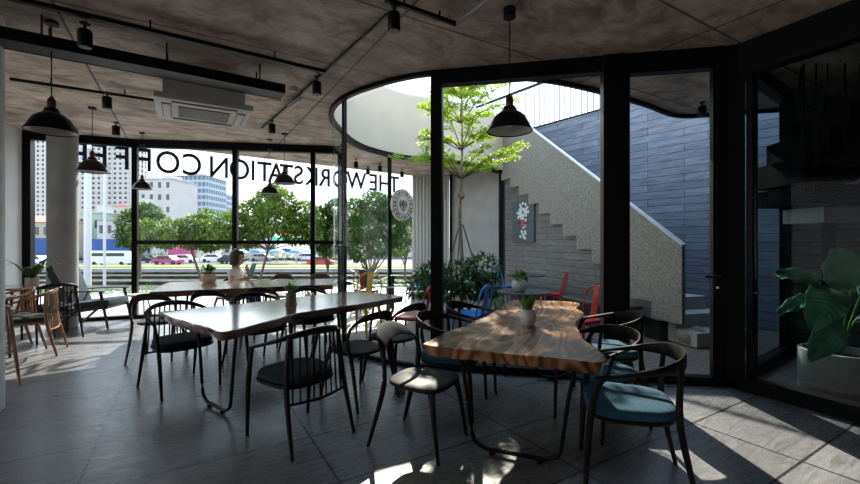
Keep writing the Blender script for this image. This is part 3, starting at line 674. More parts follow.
T2 = [(-1.49, 2.93), (-1.36, 3.30), (-1.22, 3.72), (-.92, 4.10), (-.60, 4.52), (-.30, 4.93), (-.62, 5.20), (-1.07, 5.44), (-1.55, 4.86), (-2.13, 4.16), (-2.56, 3.81), (-2.0, 3.36)]
slab_table('long_table', T2, .75, .07, M['slab2'], 'long glossy reddish slab table in the middle of the room', 2, .02, legs=(((-2.05, 3.62), (-1.52, 3.22)), ((-1.12, 5.05), (-.65, 4.75))))
T1 = [(-3.66, 5.33), (-2.6, 5.80), (-1.50, 6.30), (-1.52, 6.75), (-1.74, 7.30), (-3.0, 7.0), (-4.24, 6.62)]
slab_table('plank_table', T1, .75, .08, M['slab3'], 'long red-brown plank table nearest the street window', 3, .02, legs=(((-3.85, 6.2), (-3.4, 5.75)), ((-1.95, 7.0), (-1.8, 6.45))))
# ------------------------------------------------------------------ lounge chair and side table
lc = thing('lounge_chair', 'low wooden lounge armchair with grey-blue cushions beside the concrete column', 'armchair', (-5.62, 6.88, 0), face(.96, .15))
for s in (-1, 1):
    MB().sweep([(s*.33, .38, 0), (s*.33, .27, .60)], [(.014, .018), (.02, .026)], 8).build('leg', M['walnut'], lc)
    MB().sweep([(s*.33, -.40, 0), (s*.33, -.02, .36)], [(.014, .018), (.02, .026)], 8).build('leg', M['walnut'], lc)
    bend(MB(), [(s*.33, .33, .60, .028, .012), (s*.33, 0, .605, .03, .013), (s*.33, -.34, .585, .022, .012)], 5).build('armrest', M['walnut'], lc)
    MB().beam((s*.29, .36, .35), (s*.29, -.30, .26), .03, .05).build('side_rail', M['walnut'], lc)
    MB().beam((s*.27, -.26, .26), (s*.27, -.50, .88), .03, .04, (0, 1, 0)).build('back_post', M['walnut'], lc)
MB().beam((-.32, .30, .33), (.32, .30, .33), .03, .05).beam((-.32, -.25, .27), (.32, -.25, .27), .03, .05).build('cross_rail', M['walnut'], lc, smooth=False)
MB().box((0, .04, .375), (.58, .66, .12), rx=.10, bev=.03).build('seat_cushion', M['cushg'], lc)
MB().box((0, -.38, .70), (.60, .12, .68), rx=.34, bev=.03).build('back_cushion', M['cushg'], lc)
s_ = thing('side_table', 'small round side table in front of the lounge armchair', 'table', (-4.98, 7.12, 0))
MB().lathe([(.21, .475), (.22, .48), (.22, .495), (.215, .50)], 28).build('tabletop', M['column'], s_)
for k in range(3): MB().tube((.19*math.cos(k*2.1), .19*math.sin(k*2.1), 0), (.06*math.cos(k*2.1), .06*math.sin(k*2.1), .475), .01).build('leg', M['black'], s_)
# ------------------------------------------------------------------ plants
def leaf_quad(mb, p, d, up, L, W):
    d = d.normalized(); s = d.cross(up)
    if s.length < 1e-3: s = Vector((1, 0, 0))
    s.normalize(); n_ = s.cross(d)
    vs = [p, p+d*L*.45+s*W/2+n_*W*.12, p+d*L-n_*L*.08, p+d*L*.45-s*W/2+n_*W*.12, p+d*L*.45]
    mb.add(vs, [(0, 1, 4), (1, 2, 4), (4, 2, 3), (0, 4, 3)])
def rv(r): 
    while True:
        v = Vector((r.uniform(-1, 1), r.uniform(-1, 1), r.uniform(-1, 1)))
        if .05 < v.length < 1: return v
def foliage(mb, clumps, n, L, W, r, flat=.0, shell=.55):
    tot = sum(c[3]*c[3] for c in clumps)
    for (x, y, z, rad, *zz) in clumps:
        zs = zz[0] if zz else .75
        for k in range(int(n*rad*rad/tot)):
            v = rv(r); v = v.normalized()*(shell+(1-shell)*r.random()**.5)*rad
            p = Vector((x+v.x, y+v.y, z+v.z*zs))
            d = (v.normalized()*.7+rv(r)*.8); d.z = d.z*(1-flat)-.12
            leaf_quad(mb, p, d, Vector((r.uniform(-.4, .4), r.uniform(-.4, .4), 1)), L*r.uniform(.7, 1.25), W*r.uniform(.7, 1.2))
def branchy(mb, pts, r0, r1, k=7):
    P = spline(pts, 5); n = len(P); mb.sweep(P, [r0+(r1-r0)*i/(n-1) for i in range(n)], k)
def succulent(t, n, h, r, mat, z0, seed=1, wide=.35):
    rr = random.Random(seed)
    for k in range(n):
        a_ = k*2.4; tilt = .15+.75*(k/n)*wide*2; L = h*(1-.25*k/n)
        d = Vector((math.cos(a_)*math.sin(tilt), math.sin(a_)*math.sin(tilt), math.cos(tilt)))
        b_ = Vector((math.cos(a_)*r*.3, math.sin(a_)*r*.3, z0))
        c = [(*(b_+d*L*f), w*1.0, w*.45) for f, w in ((0, .006), (.3, .016), (.65, .015), (1, .002))]
        bend(MB(), c, 3, 6).build('leaf', mat, t)
def pot(t, prof, mat, soilr, soilz):
    MB().lathe(prof, 28, cap=False).build('pot', mat, t); MB().lathe([(0.001, soilz+.004), (soilr, soilz), (soilr, soilz-.01)], 20, cap=False).build('soil', M['soil'], t)
p = thing('potted_succulent', 'rounded white pot with upright green succulent on the near live-edge table', 'plant', (.77, 3.22, .75))
pot(p, [(.001, 0), (.038, 0), (.058, .025), (.066, .06), (.062, .095), (.050, .115), (.052, .125), (.045, .125), (.043, .105)], M['potw'], .045, .108)
succulent(p, 11, .15, .05, M['lf_mid'], .105, 2, .30)
def bushy_pot(loc, label, prof, mat, sr, sz, seed, rad, hh, n, leafmat, L=.05):
    t = thing('potted_plant', label, 'plant', loc); pot(t, prof, mat, sr, sz)
    r = random.Random(seed); st_ = MB(); lf = MB()
    for k in range(n):
        a_ = r.uniform(0, 2*PI); q = r.random()**.6*rad; e = Vector((math.cos(a_)*q, math.sin(a_)*q, sz+hh*(r.uniform(.45, 1))))
        st_.tube((math.cos(a_)*.01, math.sin(a_)*.01, sz), tuple(e), .0018, .001, 4)
        for j in range(6): leaf_quad(lf, e+rv(r)*.012, rv(r)+Vector((0, 0, .5)), Vector((0, 0, 1)), L*r.uniform(.7, 1.2), L*.5)
    st_.build('stems', leafmat, t); lf.build('leaves', leafmat, t); return t
cyl = lambda r, h: [(.001, 0), (r*.95, 0), (r, .01), (r, h), (r*.86, h), (r*.86, h-.02)]
x, y = at(291, 305, .75); bushy_pot((x, y, .75), 'small brown clay pot with green sprig on the middle table', [(.001, 0), (.06, 0), (.06, .015), (.052, .018), (.052, .12), (.045, .12), (.045, .10)], M['potr'], .045, .10, 4, .06, .09, 16, M['lf_mid'])
x, y = at(209, 283, .75); bushy_pot((x, y, .75), 'cream terracotta pot with leafy green plant on the far plank table', [(.001, 0), (.08, 0), (.11, .05), (.115, .09), (.09, .14), (.08, .14), (.08, .12)], M['poto'], .08, .12, 5, .10, .14, 26, M['lf_mid'], .07)
# snake-like leafy plant on small table
t = thing('leafy_plant', 'dark pot with long pointed green leaves on the small table by the column', 'plant', (-5.92, 6.10, .75))
pot(t, cyl(.08, .12), M['pot'], .068, .10)
for k in range(8):
    a_ = k*.82; e = .18+.06*(k % 3)
    bend(MB(), [(0, 0, .10, .012, .004), (math.cos(a_)*.10, math.sin(a_)*.10, .20+.05*(k % 2), .035, .005), (math.cos(a_)*e, math.sin(a_)*e*.8, .27+.06*(k % 3), .022, .004), (math.cos(a_)*(e+.10), math.sin(a_)*(e+.08), .27+.04*(k % 3), .002, .002)], 4, 6).build('leaf', M['lf_dark'], t)
# big calathea in concrete pot behind the smoky glass
t = thing('large_leaf_plant', 'large-leaved dark green plant in a round concrete pot behind the smoky glass', 'plant', (3.70, 3.72, -.012))
pot(t, [(.001, 0), (.26, 0), (.275, .02), (.275, .43), (.245, .43), (.245, .36)], M['pot'], .25, .37)
def big_leaf(t, base, tip, W, n_, droop=.12):
    base = Vector(base); tip = Vector(tip); root = Vector((0, 0, .36)); d = (tip-base); L = d.length; d.normalize()
    n_ = Vector(n_); n_ = (n_-d*n_.dot(d)).normalized(); s = d.cross(n_)
    MB().sweep(spline([tuple(root+Vector((base.x*.1, base.y*.1, 0))), tuple((root+base)/2+Vector((base.x*.1, base.y*.1, .06))), tuple(base)], 5), [.013-.0006*i for i in range(11)], 6).build('stem', M['lf_mid'], t)
    N = 44; K = 8; vs = []; fs = []
    for i in range(N+1):
        f = i/N; c = base+d*L*f-n_*(droop*L*(f-.35)**2*1.8); w = W/2*(math.sin(PI*min(1, f*.97+.02)**.82))**.62
        for j in range(-K, K+1):
            g = j/K; ridge = math.sin((f-abs(g)*.16)*70)*.009*min(1, abs(g)*4)*(1-abs(g)*.3)
            edge = .018*math.sin(f*19+j*.3)*abs(g)**2
            vs.append(c+s*w*g+n_*(abs(g)*w*.30-.16*w*g*g+ridge+edge)+d*abs(g)*L*.07)
    R = 2*K+1
    for i in range(N):
        for j in range(R-1): fs.append((i*R+j, i*R+j+1, (i+1)*R+j+1, (i+1)*R+j))
    lo = MB().add(vs, fs).build('leaf', M['lf_big'], t, ang=80)
    sd_ = lo.modifiers.new('thickness', 'SOLIDIFY'); sd_.thickness = .0025
for (b_, t_, W, nn, dr) in [((.10, -.02, .98), (-.10, -.10, 1.33), .34, (-.45, -.88, .15), .1), ((-.10, .0, .98), (-.50, -.05, 1.18), .20, (.1, -.7, .7), .3), ((-.12, -.08, 1.04), (-.42, -.28, .78), .30, (-.2, -.75, .75), .5),
                         ((-.10, -.10, .74), (-.44, -.30, .50), .24, (.1, -.7, .75), .4), ((-.2, -.02, .92), (-.58, -.10, .84), .14, (0, -.5, .8), .3), ((.16, -.04, .92), (.44, -.15, 1.12), .28, (-.2, -.8, .6), .4),
                         ((.15, -.02, .72), (.42, -.10, .60), .26, (-.1, -.6, .8), .4), ((.0, .15, 1.0), (-.15, .45, 1.12), .26, (0, -.6, .8), .3), ((.15, .12, .95), (.45, .35, 1.1), .26, (-.2, -.6, .8), .3)]:
    big_leaf(t, b_, t_, W, nn, dr)
# courtyard tree
tr = thing('courtyard_tree', 'slender tree with tiered yellow-green foliage rising through the light well', 'tree', (.53, 7.0, 0))
tk = MB(); branchy(tk, [(0, 0, .0), (.02, 0, .8), (-.02, .01, 1.6), (.01, 0, 2.35), (.02, .0, 3.1), (0, .0, 4.1)], .042, .012, 9)
tk.lathe([(.04, -.05), (.07, 0), (.055, .05), (.04, .08)], 10, (0, .0, 1.98))
lf = MB(); r = random.Random(11); br_ = MB()
tiers = [(2.35, .98, 12), (2.85, .80, 9), (3.30, .78, 9), (3.72, .55, 8), (4.10, .38, 6)]
for z, R, nb in tiers:
    for k in range(nb):
        a_ = k*2*PI/nb+z*1.7+r.uniform(-.25, .25); RR = R*r.uniform(.65, 1.12); up = RR*r.uniform(.22, .40)
        e = (math.cos(a_)*RR, math.sin(a_)*RR, z+up); md = (e[0]*.5+r.uniform(-.05, .05), e[1]*.5+r.uniform(-.05, .05), z+up*.62)
        branchy(br_, [(0, 0, z-.08), md, e], .010, .003, 5)
        for f in (.42, .62, .82, 1.0):
            px_ = (e[0]*f+r.uniform(-.06, .06), e[1]*f+r.uniform(-.06, .06), z+up*f**.8)
            br_.tube((e[0]*(f-.15), e[1]*(f-.15), z+up*(f-.15)**.8), px_, .003, .002, 4)
            rad = r.uniform(.10, .17)
            for q in range(int(3600*rad*rad)):
                v_ = rv(r); pp = Vector(px_)+Vector((v_.x*rad, v_.y*rad, abs(v_.z)*rad*.42))
                leaf_quad(lf, pp, rv(r)*Vector((1, 1, .45)), Vector((r.uniform(-.4, .4), r.uniform(-.4, .4), 1)), .060*r.uniform(.7, 1.25), .034)
tk.build('trunk', M['barkg'], tr); br_.build('branches', M['bark'], tr); lf.build('foliage', M['lf_tree'], tr, smooth=False)
for k, a_ in enumerate((2.5, .3, 4.4)):
    MB().tube((math.cos(a_)*.5, math.sin(a_)*.4, .05), (math.cos(a_)*.03, math.sin(a_)*.03, 1.5), .012, .012, 6).build('support_stake', M['bark'], tr)
# shrubs around the tree
bed = MB().lathe([(.55, 0), (.60, .30), (.56, .30), (.52, .24), (.001, .26)], 28)
pb = thing('round_planter', 'low dark round planter at the foot of the courtyard tree', 'planter', (.50, 7.0, -.012)); bed.build('planter', M['pot'], pb); tr.location.z = .2
def shrub(name, loc, cl, n, L, W, mat, label, seed, cat='shrub', group=None):
    t = thing(name, label, cat, loc, group=group); lf = MB(); r = random.Random(seed); foliage(lf, cl, n, L, W, r, shell=.45)
    sm = MB()
    for c in cl: branchy(sm, [(0, 0, 0), (c[0]*.4, c[1]*.4, c[2]*.5), (c[0], c[1], c[2])], .012, .004, 5)
    sm.build('stems', M['bark'], t); lf.build('foliage', mat, t, smooth=False); return t
gs = 'shrubs round the courtyard tree'
shrub('leafy_shrub', (.62, 6.65, .24), [(-.1, -.1, .62, .30), (.22, 0, .72, .30), (.05, .1, .45, .30), (.30, -.05, .45, .25)], 1500, .11, .045, M['lf_dark'], 'dark glossy shrub right of the courtyard tree trunk', 21, group=gs)
shrub('leafy_shrub', (.12, 6.75, .24), [(-.05, -.1, .60, .30), (-.25, 0, .45, .28), (.05, .1, .35, .25)], 1100, .11, .045, M['lf_dark'], 'dark glossy shrub left of the courtyard tree behind the slim post', 22, group=gs)
shrub('fine_shrub', (.98, 6.9, .02), [(0, 0, .40, .26), (.12, -.1, .30, .2)], 1000, .06, .015, M['lf_mid'], 'fine-leaved light green shrub beside the blue chair', 23, group=gs)
def agave(loc, n, L, label, mat):
    t = thing('spiky_plant', label, 'plant', loc); pot(t, cyl(.2, .4), M['potr'], .17, .36)
    for k in range(n):
        a_ = k*2.4; ti = .25+1.05*k/n; dx = math.cos(a_)*math.sin(ti)*L; dy = math.sin(a_)*math.sin(ti)*L; dz = math.cos(ti)*L
        bend(MB(), [(0, 0, .36, .03, .008), (dx*.5, dy*.5, .36+dz*.6, .035, .006), (dx, dy, .36+dz*.85, .003, .003)], 4, 6).build('leaf', mat, t)
    return t
agave((-1.45, 9.4, -.02), 18, .75, 'spiky rosette plant in a pot outside the curved glass', M['lf_dark'])
# ------------------------------------------------------------------ courtyard furniture
mk = {}
def mchair(key, mat, px, Yd, dx, dy, label, arms=False):
    if key not in mk: mk[key] = metal_chair('metal_chair', mat, '', arms)
    return place(mk[key], ((px-430)/F*Yd, Yd, -.012), face(dx, dy), label, 'coloured metal chairs in the courtyard')
mchair('blue', M['blue'], 505, 9.1, .7, -.7, 'bright blue metal chair farthest back by the round dark table')
mchair('blue', M['blue'], 471, 5.55, -.75, .5, 'bright blue metal chair just outside the glass beside the shrub')
mchair('blackc', M['blk'], 494, 8.6, .9, -.2, 'black metal armchair beside the far blue chair', True)
mchair('red', M['red'], 553, 7.75, -.8, .45, 'red metal chair under the stair by the round dark table')
mchair('red', M['red'], 583, 5.15, -.85, -.4, 'bright red metal chair outside the glass behind the blue-cushioned armchairs')
mchair('red', M['red'], 413, 5.35, -.85, .3, 'red metal chair outside the glass left of the slim black post')
mchair('yellow', M['yellow'], 361, 6.0, -.35, -.9, 'yellow metal chair just outside the curved glass').scale = (1.12, 1.12, 1.12)
mchair('maroon', M['dkred'], 366, 8.3, .5, -.8, 'maroon metal chair beyond the yellow one')
mchair('ltblue', M['ltblue'], 416, 8.9, -.9, .1, 'pale blue metal chair in front of the ribbed wall')
def round_table(px, Yd, r, mat, label, base=M['black']):
    t = thing('round_table', label, 'table', ((px-430)/F*Yd, Yd, -.012), 0, 'round tables in the courtyard')
    MB().lathe([(r-.01, .725), (r, .73), (r, .745), (r-.005, .75)], 36).build('tabletop', mat, t)
    MB().lathe([(.22, 0), (.22, .012), (.03, .03), (.03, .72), (.12, .725)], 20).build('pedestal', base, t); return t
round_table(526, 8.35, .39, M['dkt'], 'round black-topped table under the stair between the blue and red chairs')
round_table(524, 5.55, .36, M['dkt'], 'round dark table just outside the glass beyond the near table')
round_table(388, 6.2, .37, M['glassg'], 'round glass-topped table just outside the curved glass', M['steel'])
round_table(393, 8.5, .35, M['glassg'], 'round glass-topped table farther out near the street')
bushy_pot((1.20, 5.5, .738), 'round white pot with trailing green plant on the round outdoor table', [(.001, 0), (.06, 0), (.10, .05), (.105, .10), (.085, .15), (.075, .15), (.075, .13)], M['potw'], .075, .13, 9, .10, .12, 26, M['lf_mid'], .06)
rk = thing('stone_bowl', 'rough speckled stone bowl on the courtyard floor by the glass door', 'stone', (3.62, 5.62, -.012))
bm = bmesh.new(); bmesh.ops.create_icosphere(bm, subdivisions=3, radius=.2)
rr = random.Random(5)
for v in bm.verts: v.co = Vector((v.co.x*(1.05+.1*math.sin(v.co.y*30)), v.co.y*.8, max(-.1, v.co.z*.7+.03*math.sin(v.co.x*25))+.10))
q = MB(); q.frombm(bm); q.build('stone', M['rock'], rk)
# floor socket box
MB().box((0, 0, .035), (.10, .08, .07), bev=.006).build('floor_box', M['steel'], loc=(-.28, 4.55-.75, 0), label='small metal box on the floor below the middle table chairs', cat='box')
# ------------------------------------------------------------------ lamps
def pendant():
    t = thing('pendant_lamp', '', 'lamp')
    sh = [(.030, .205), (.045, .20), (.055, .175), (.058, .160), (.085, .148), (.125, .115), (.150, .07), (.165, .035), (.180, .012), (.185, 0)]
    MB().lathe(sh+[(r_-.004, z_-.002) for r_, z_ in sh[::-1]][:-1], 40, cap=False).build('lamp_shade', M['lampblk'], t)
    MB().lathe([(.001, .185), (.05, .17), (.08, .138), (.12, .105), (.145, .063), (.16, .03), (.176, .008)], 36, cap=False).build('shade_lining', M['lampin'], t)
    MB().lathe([(.027, .20), (.03, .215), (.03, .27), (.022, .28), (.012, .30), (.001, .30)], 20).build('socket', M['copper'], t)
    MB().lathe([(.001, .03), (.022, .04), (.032, .065), (.028, .095), (.014, .13), (.014, .17)], 16).build('bulb', M['tube'], t)
    return t
p0 = pendant(); gl = 'black dome pendant lamps'
LP = [((-3.23, 3.50), 2.34, 'large black dome pendant lamp nearest at upper left', 1), ((-4.72, 5.73), 2.38, 'black dome pendant lamp hanging just right of the concrete column', 1), ((-4.95, 7.05), 2.31, 'small-looking black dome pendant lamp in front of the second window post', .82),
      ((-2.52, 7.1), 2.41, 'black dome pendant lamp upper of the pair before the street window', 1), ((-2.93, 7.5), 2.28, 'black dome pendant lamp lower of the pair before the street window', .88), ((.64, 3.30), 2.29, 'black dome pendant lamp hanging over the near live-edge table', 1)]
for (x, y), z, lab, sc in LP:
    o = place(p0, (x, y, z), 0, lab, gl, sc)
    MB().tube((0, 0, .295), (0, 0, (CZ-z)/sc), .0045, .0045, 6).build('cord', M['black'], o)
    MB().lathe([(.001, 0), (.05, 0), (.05, .025), (.001, .025)], 16).build('ceiling_rose', M['black'], o, loc=(0, 0, (CZ-z)/sc-.026))
def spot():
    t = thing('spotlight', '', 'lamp')
    b_ = MB().lathe([(.001, -.20), (.046, -.20), (.05, -.195), (.05, -.07), (.044, -.06), (.001, -.06)], 20); b_.build('lamp_body', M['black'], t)
    MB().lathe([(.001, -.2005), (.038, -.2005), (.04, -.203), (.001, -.203)], 16).build('lens', M['acdark'], t)
    MB().tube((0, 0, -.07), (0, 0, 0), .010).box((0, 0, -.008), (.05, .05, .016)).build('bracket', M['black'], t); return t
s0 = spot(); gsp = 'black ceiling spotlights'
for (px, py, zc, lab) in [(85, 30, 3.18, 'black spotlight on the long rail at upper left beside the large pendant'), (107, 97, 3.2, 'black spotlight on the rail left of the air conditioner'), (317, 82, 3.25, 'black cylinder spotlight right of the air conditioner'), (394, 13, 3.25, 'large black cylinder spotlight at top centre'),
                          (272, 124, 3.25, 'small black spotlight near the street window above the pendant pair'), (116, 126, 3.2, 'small black spotlight near the street window left of the letters')]:
    d_ = F*(zc-.06-CH)/(242-py); place(s0, ((px-430)/F*d_, d_, zc), 0, lab, gsp)
place(s0, (3.65, 5.5, CZ), 0, 'black spotlight under the outdoor soffit above the glass door', gsp)
for i, (px, Yd) in enumerate([(356, 9.3), (368, 10.2), (380, 9.8), (402, 10.6)]):
    place(s0, ((px-430)/F*Yd, Yd, CZ), 0, 'small black spotlight under the terrace soffit beyond the curved glass', 'terrace soffit spotlights')
# rails and conduits on the ceiling
def rail(name, pts, w, h, z, label, cat, mat=M['black'], kids=None):
    t = thing(name, label, cat)
    mb = MB().sweep([(x, y, z) for x, y in pts], [(w/2, h/2)]*len(pts), 4, square=True); mb.build('rail', mat, t, smooth=False)
    for i in range(len(pts)-1):
        a_, b_ = Vector(pts[i]), Vector(pts[i+1]); k = max(2, int((b_-a_).length/1.0))
        for j in range(k):
            q = a_+(b_-a_)*((j+.5)/k); MB().tube((q.x, q.y, z), (q.x, q.y, CZ), .008, .008, 6).build('hanger', mat, t)
    return t
def ap(px, py, z): d_ = F*(z-CH)/(242-py); return ((px-430)/F*d_, d_)
A_ = ap(20, 0, 3.19); B_ = ap(325, 72, 3.19); D_ = (A_[0]-1.5*(B_[0]-A_[0])/2, A_[1]-1.5*(B_[1]-A_[1])/2)
rail('lighting_rail', [D_, B_], .045, .035, 3.19, 'long black lighting rail crossing the ceiling at upper left', 'rail')
rail('lighting_rail', [ap(10, 79, 3.20), ap(158, 101, 3.20)], .035, .03, 3.20, 'short black lighting rail ending at the air conditioner', 'rail')
rail('conduit', [ap(388, 14, 3.255), ap(285, 108, 3.255), ap(262, 128, 3.255)], .02, .02, 3.255, 'thin dark conduit running diagonally to the top centre spotlight', 'pipe')
rail('lighting_rail', [ap(385, -1, 3.22), ap(456, 24, 3.22)], .03, .03, 3.22, 'black lighting rail meeting a corner at top centre', 'rail')
rail('conduit', [ap(456, 24, 3.22), ap(492, -2, 3.22)], .025, .025, 3.22, 'short pale grey conduit rising right from the rail corner', 'pipe', M['column'])
# cable tray / duct
ta, tb = ap(283, 96, 3.03), ap(10, 44, 3.03); dv = Vector((tb[0]-ta[0], tb[1]-ta[1])); tb2 = (ta[0]+dv.x*1.9, ta[1]+dv.y*1.9)
ct = thing('cable_tray', 'thick black cable tray hanging diagonally above the air conditioner', 'duct')
MB().beam((*ta, 3.03), (*tb2, 3.03), .24, .012).beam((ta[0]-.06, ta[1]+.10, 3.07), (tb2[0]-.06, tb2[1]+.10, 3.07), .012, .10).beam((ta[0]+.06, ta[1]-.10, 3.07), (tb2[0]+.06, tb2[1]-.10, 3.07), .012, .10).build('tray', M['black'], ct, smooth=False)
MB().beam((*ta, 3.06), (*tb2, 3.06), .10, .06).build('cables', M['black'], ct, smooth=False)
for f in (.12, .5, .9, 1.3):
    x_, y_ = ta[0]+dv.x*f, ta[1]+dv.y*f
    for g in (-1, 1): MB().tube((x_+.06*g, y_-.10*g, 3.02), (x_+.06*g, y_-.10*g, CZ), .008, .008, 6).build('hanger', M['black'], ct)
# AC cassette
ac = thing('air_conditioner', 'off-white cassette air conditioner hung under the concrete ceiling', 'air conditioner', (-2.66, 4.83, 2.93), GA)
MB().box((0, 0, .15), (.80, .74, .24), bev=.01).build('casing', M['acwhite'], ac)
MB().box((0, 0, .0), (.96, .88, .07), bev=.02).build('panel', M['acwhite'], ac)
MB().box((0, 0, -.036), (.52, .44, .008)).build('grille', M['acdark'], ac, smooth=False)
gm = MB()
for k in range(11): gm.box((0, -.20+k*.04, -.043), (.52, .012, .010))
gm.build('grille_slats', M['acwhite'], ac, smooth=False)
for (cx_, cy_, sx, sy) in ((0, .335, .62, .07), (0, -.335, .62, .07), (.37, 0, .07, .54), (-.37, 0, .07, .54)):
    MB().box((cx_, cy_, -.037), (sx+.02, sy+.02, .006)).build('outlet', M['acdark'], ac, smooth=False)
    MB().box((cx_, cy_, -.044), (sx, sy-.02, .008), bev=.003).build('louvre', M['acwhite'], ac)
for sx in (-1, 1):
    for sy in (-1, 1): MB().tube((sx*.42, sy*.30, .2), (sx*.42, sy*.30, .35), .006).build('hanger_rod', M['steel'], ac)
x, y = ap(293, 88, CZ); sd = thing('smoke_detector', 'small round white smoke detector on the concrete ceiling', 'smoke detector', (x, y, CZ))
MB().lathe([(.055, 0), (.055, -.02), (.035, -.045), (.001, -.048)], 24).build('housing', M['acwhite'], sd)
a_ = ap(288, 107, 3.22); b_ = ap(301, 97, 3.22)
tl = thing('tube_light', 'small unlit white tube light under the ceiling conduit', 'lamp', ((a_[0]+b_[0])/2, (a_[1]+b_[1])/2, 3.2), math.atan2(b_[1]-a_[1], b_[0]-a_[0]))
MB().box((0, 0, .02), (.42, .04, .03)).build('batten', M['acwhite'], tl, smooth=False); MB().sweep([(-.2, 0, -.01), (.2, 0, -.01)], [.013]*2, 10).build('tube', M['tube'], tl)
# ------------------------------------------------------------------ sign letters under the slab edge (read from the street)
dg = None
def glyph(ch, size):
    cu = bpy.data.curves.new('g', 'FONT'); cu.body = ch; cu.size = size; cu.extrude = .018; cu.offset = .004; cu.align_x = 'CENTER'
    o = bpy.data.objects.new('g', cu); C.objects.link(o); bpy.context.view_layer.update()
    me = bpy.data.meshes.new_from_object(o.evaluated_get(bpy.context.evaluated_depsgraph_get())); bpy.data.objects.remove(o); bpy.data.curves.remove(cu)
    vs = [(v.co.x, -v.co.z, v.co.y) for v in me.vertices]; fs = [tuple(p_.vertices) for p_ in me.polygons]; bpy.data.meshes.remove(me); return vs, fs
text = 'THE WORKSTATION COFFEE'
wid = {'I': .45, ' ': .95, 'W': 1.35, 'O': 1.12, 'C': 1.08, 'N': 1.05, 'A': 1.02}
tot = sum(wid.get(c, .92) for c in text); S0 = Vector((-.86, edge_y(-.86)-.02)); S1 = Vector((-6.42, edge_y(-6.42)-.02)); sdv = (S1-S0); sl = sdv.length; sdn = sdv.normalized(); rzl = math.atan2(sdn.y, sdn.x)
LPX = [394, 384.5, 373.5, 356.5, 340, 325, 312, 298.5, 286.5, 276, 264.5, 253, 239.5, 219, 192, 168, 145.5, 123, 100, 80]; li = 0; pos = 0; wi = 0; cnt = {}; words = ['THE', 'WORKSTATION', 'COFFEE']
ordn = ['first', 'second', 'third']
for i, ch in enumerate(text):
    w_ = wid.get(ch, .92); c_ = pos+w_/2; pos += w_
    if ch == ' ': wi += 1; cnt = {}; continue
    cnt[ch] = cnt.get(ch, 0)+1; word = words[wi]
    lab = 'dark letter %s hanging from the eave, %s in the street sign word %s' % (ch, ('the only one' if word.count(ch) == 1 else ordn[cnt[ch]-1]), word)
    kx = (LPX[li]-430)/F; li += 1; yy_ = 12.0/(1-.745*kx); P_ = Vector((kx*yy_, yy_))
    t = thing('sign_letter', lab, 'sign letter', (P_.x, P_.y, 2.77), rzl, 'hanging letters of the street sign')
    vs, fs = glyph(ch, .60); zt = max(v[2] for v in vs); k_ = .43/zt
    MB().add([(x*.88, y, z*k_) for x, y, z in vs], fs).build('letter', M['navy'], t, smooth=False)
    MB().tube((0, 0, .42), (0, 0, CZ-2.77+.01), .008, .008, 6).build('hanging_rod', M['navy'], t)
# round seal sign
sg = thing('round_sign', 'round cream projecting sign with a brown ring and emblem beyond the curved glass', 'sign', (-.60, 8.80, 2.19), math.radians(54))
def ring(mb, r0, r1, y, n=32, a0=0, a1=2*PI, th=.004):
    for k in range(n):
        t0, t1 = a0+(a1-a0)*k/n, a0+(a1-a0)*(k+1)/n
        q = [(r0*math.cos(t0), r0*math.sin(t0)), (r1*math.cos(t0), r1*math.sin(t0)), (r1*math.cos(t1), r1*math.sin(t1)), (r0*math.cos(t1), r0*math.sin(t1))]
        mb.add([(x, y, z) for x, z in q]+[(x, y-th, z) for x, z in q], [(3, 2, 1, 0), (4, 5, 6, 7), (0, 1, 5, 4), (1, 2, 6, 5), (2, 3, 7, 6), (3, 0, 4, 7)])
mb = MB(); disc_y(mb, 0, 0, .34, .34, .03, 40, th=.06); mb.build('sign_face', M['seal'], sg, smooth=False)
for y_, sgn in ((-.034, 1), (.034+.004, -1)):
    mb = MB(); ring(mb, .325, .342, y_); ring(mb, .20, .212, y_)
    for k in range(20):
        a0 = k*PI/10+.05; ring(mb, .235, .30, y_, 1, a0, a0+.13+.07*(k % 3 == 0))
    disc_y(mb, 0, .03, .07, .08, y_, 14, th=.004); disc_y(mb, 0, -.09, .035, .05, y_, 8, th=.004)
    for s in (-1, 1): mb.add([(s*.09, y_, .12), (s*.14, y_, .02), (s*.06, y_, -.12), (s*.09, y_-.004, .12), (s*.14, y_-.004, .02), (s*.06, y_-.004, -.12)], [(0, 1, 2), (3, 4, 5), (0, 1, 4, 3), (1, 2, 5, 4), (2, 0, 3, 5)])
    mb.build('emblem', M['sealb'], sg, smooth=False)
MB().tube((-.36, 0, .15), (-.30, 0, .15), .012).tube((-.36, 0, -.15), (-.30, 0, -.15), .012).build('bracket', M['black'], sg)
# ------------------------------------------------------------------ the seated woman
wo = thing('person', 'woman in a white t-shirt reading teal papers at the far table', 'person', (-3.44, 7.24, 0), face(.99, -.10))
wo.scale = (.92, .92, .92)
def skinned(name, verts, edges, radii, mat, parent, root=0, sub=2):
    me = bpy.data.meshes.new(name); me.from_pydata(verts, edges, []); o = bpy.data.objects.new(name, me); C.objects.link(o); o.parent = parent
    bm = bmesh.new(); bm.from_mesh(me); bm.verts.layers.skin.verify(); bm.to_mesh(me); bm.free()
    sm = o.modifiers.new('Skin', 'SKIN'); sm.use_smooth_shade = True
    for i, r_ in enumerate(radii):
        me.skin_vertices[0].data[i].radius = r_ if isinstance(r_, tuple) else (r_, r_); me.skin_vertices[0].data[i].use_root = (i == root)
    ss = o.modifiers.new('Sub', 'SUBSURF'); ss.levels = sub; ss.render_levels = sub; me.materials.append(mat); return o
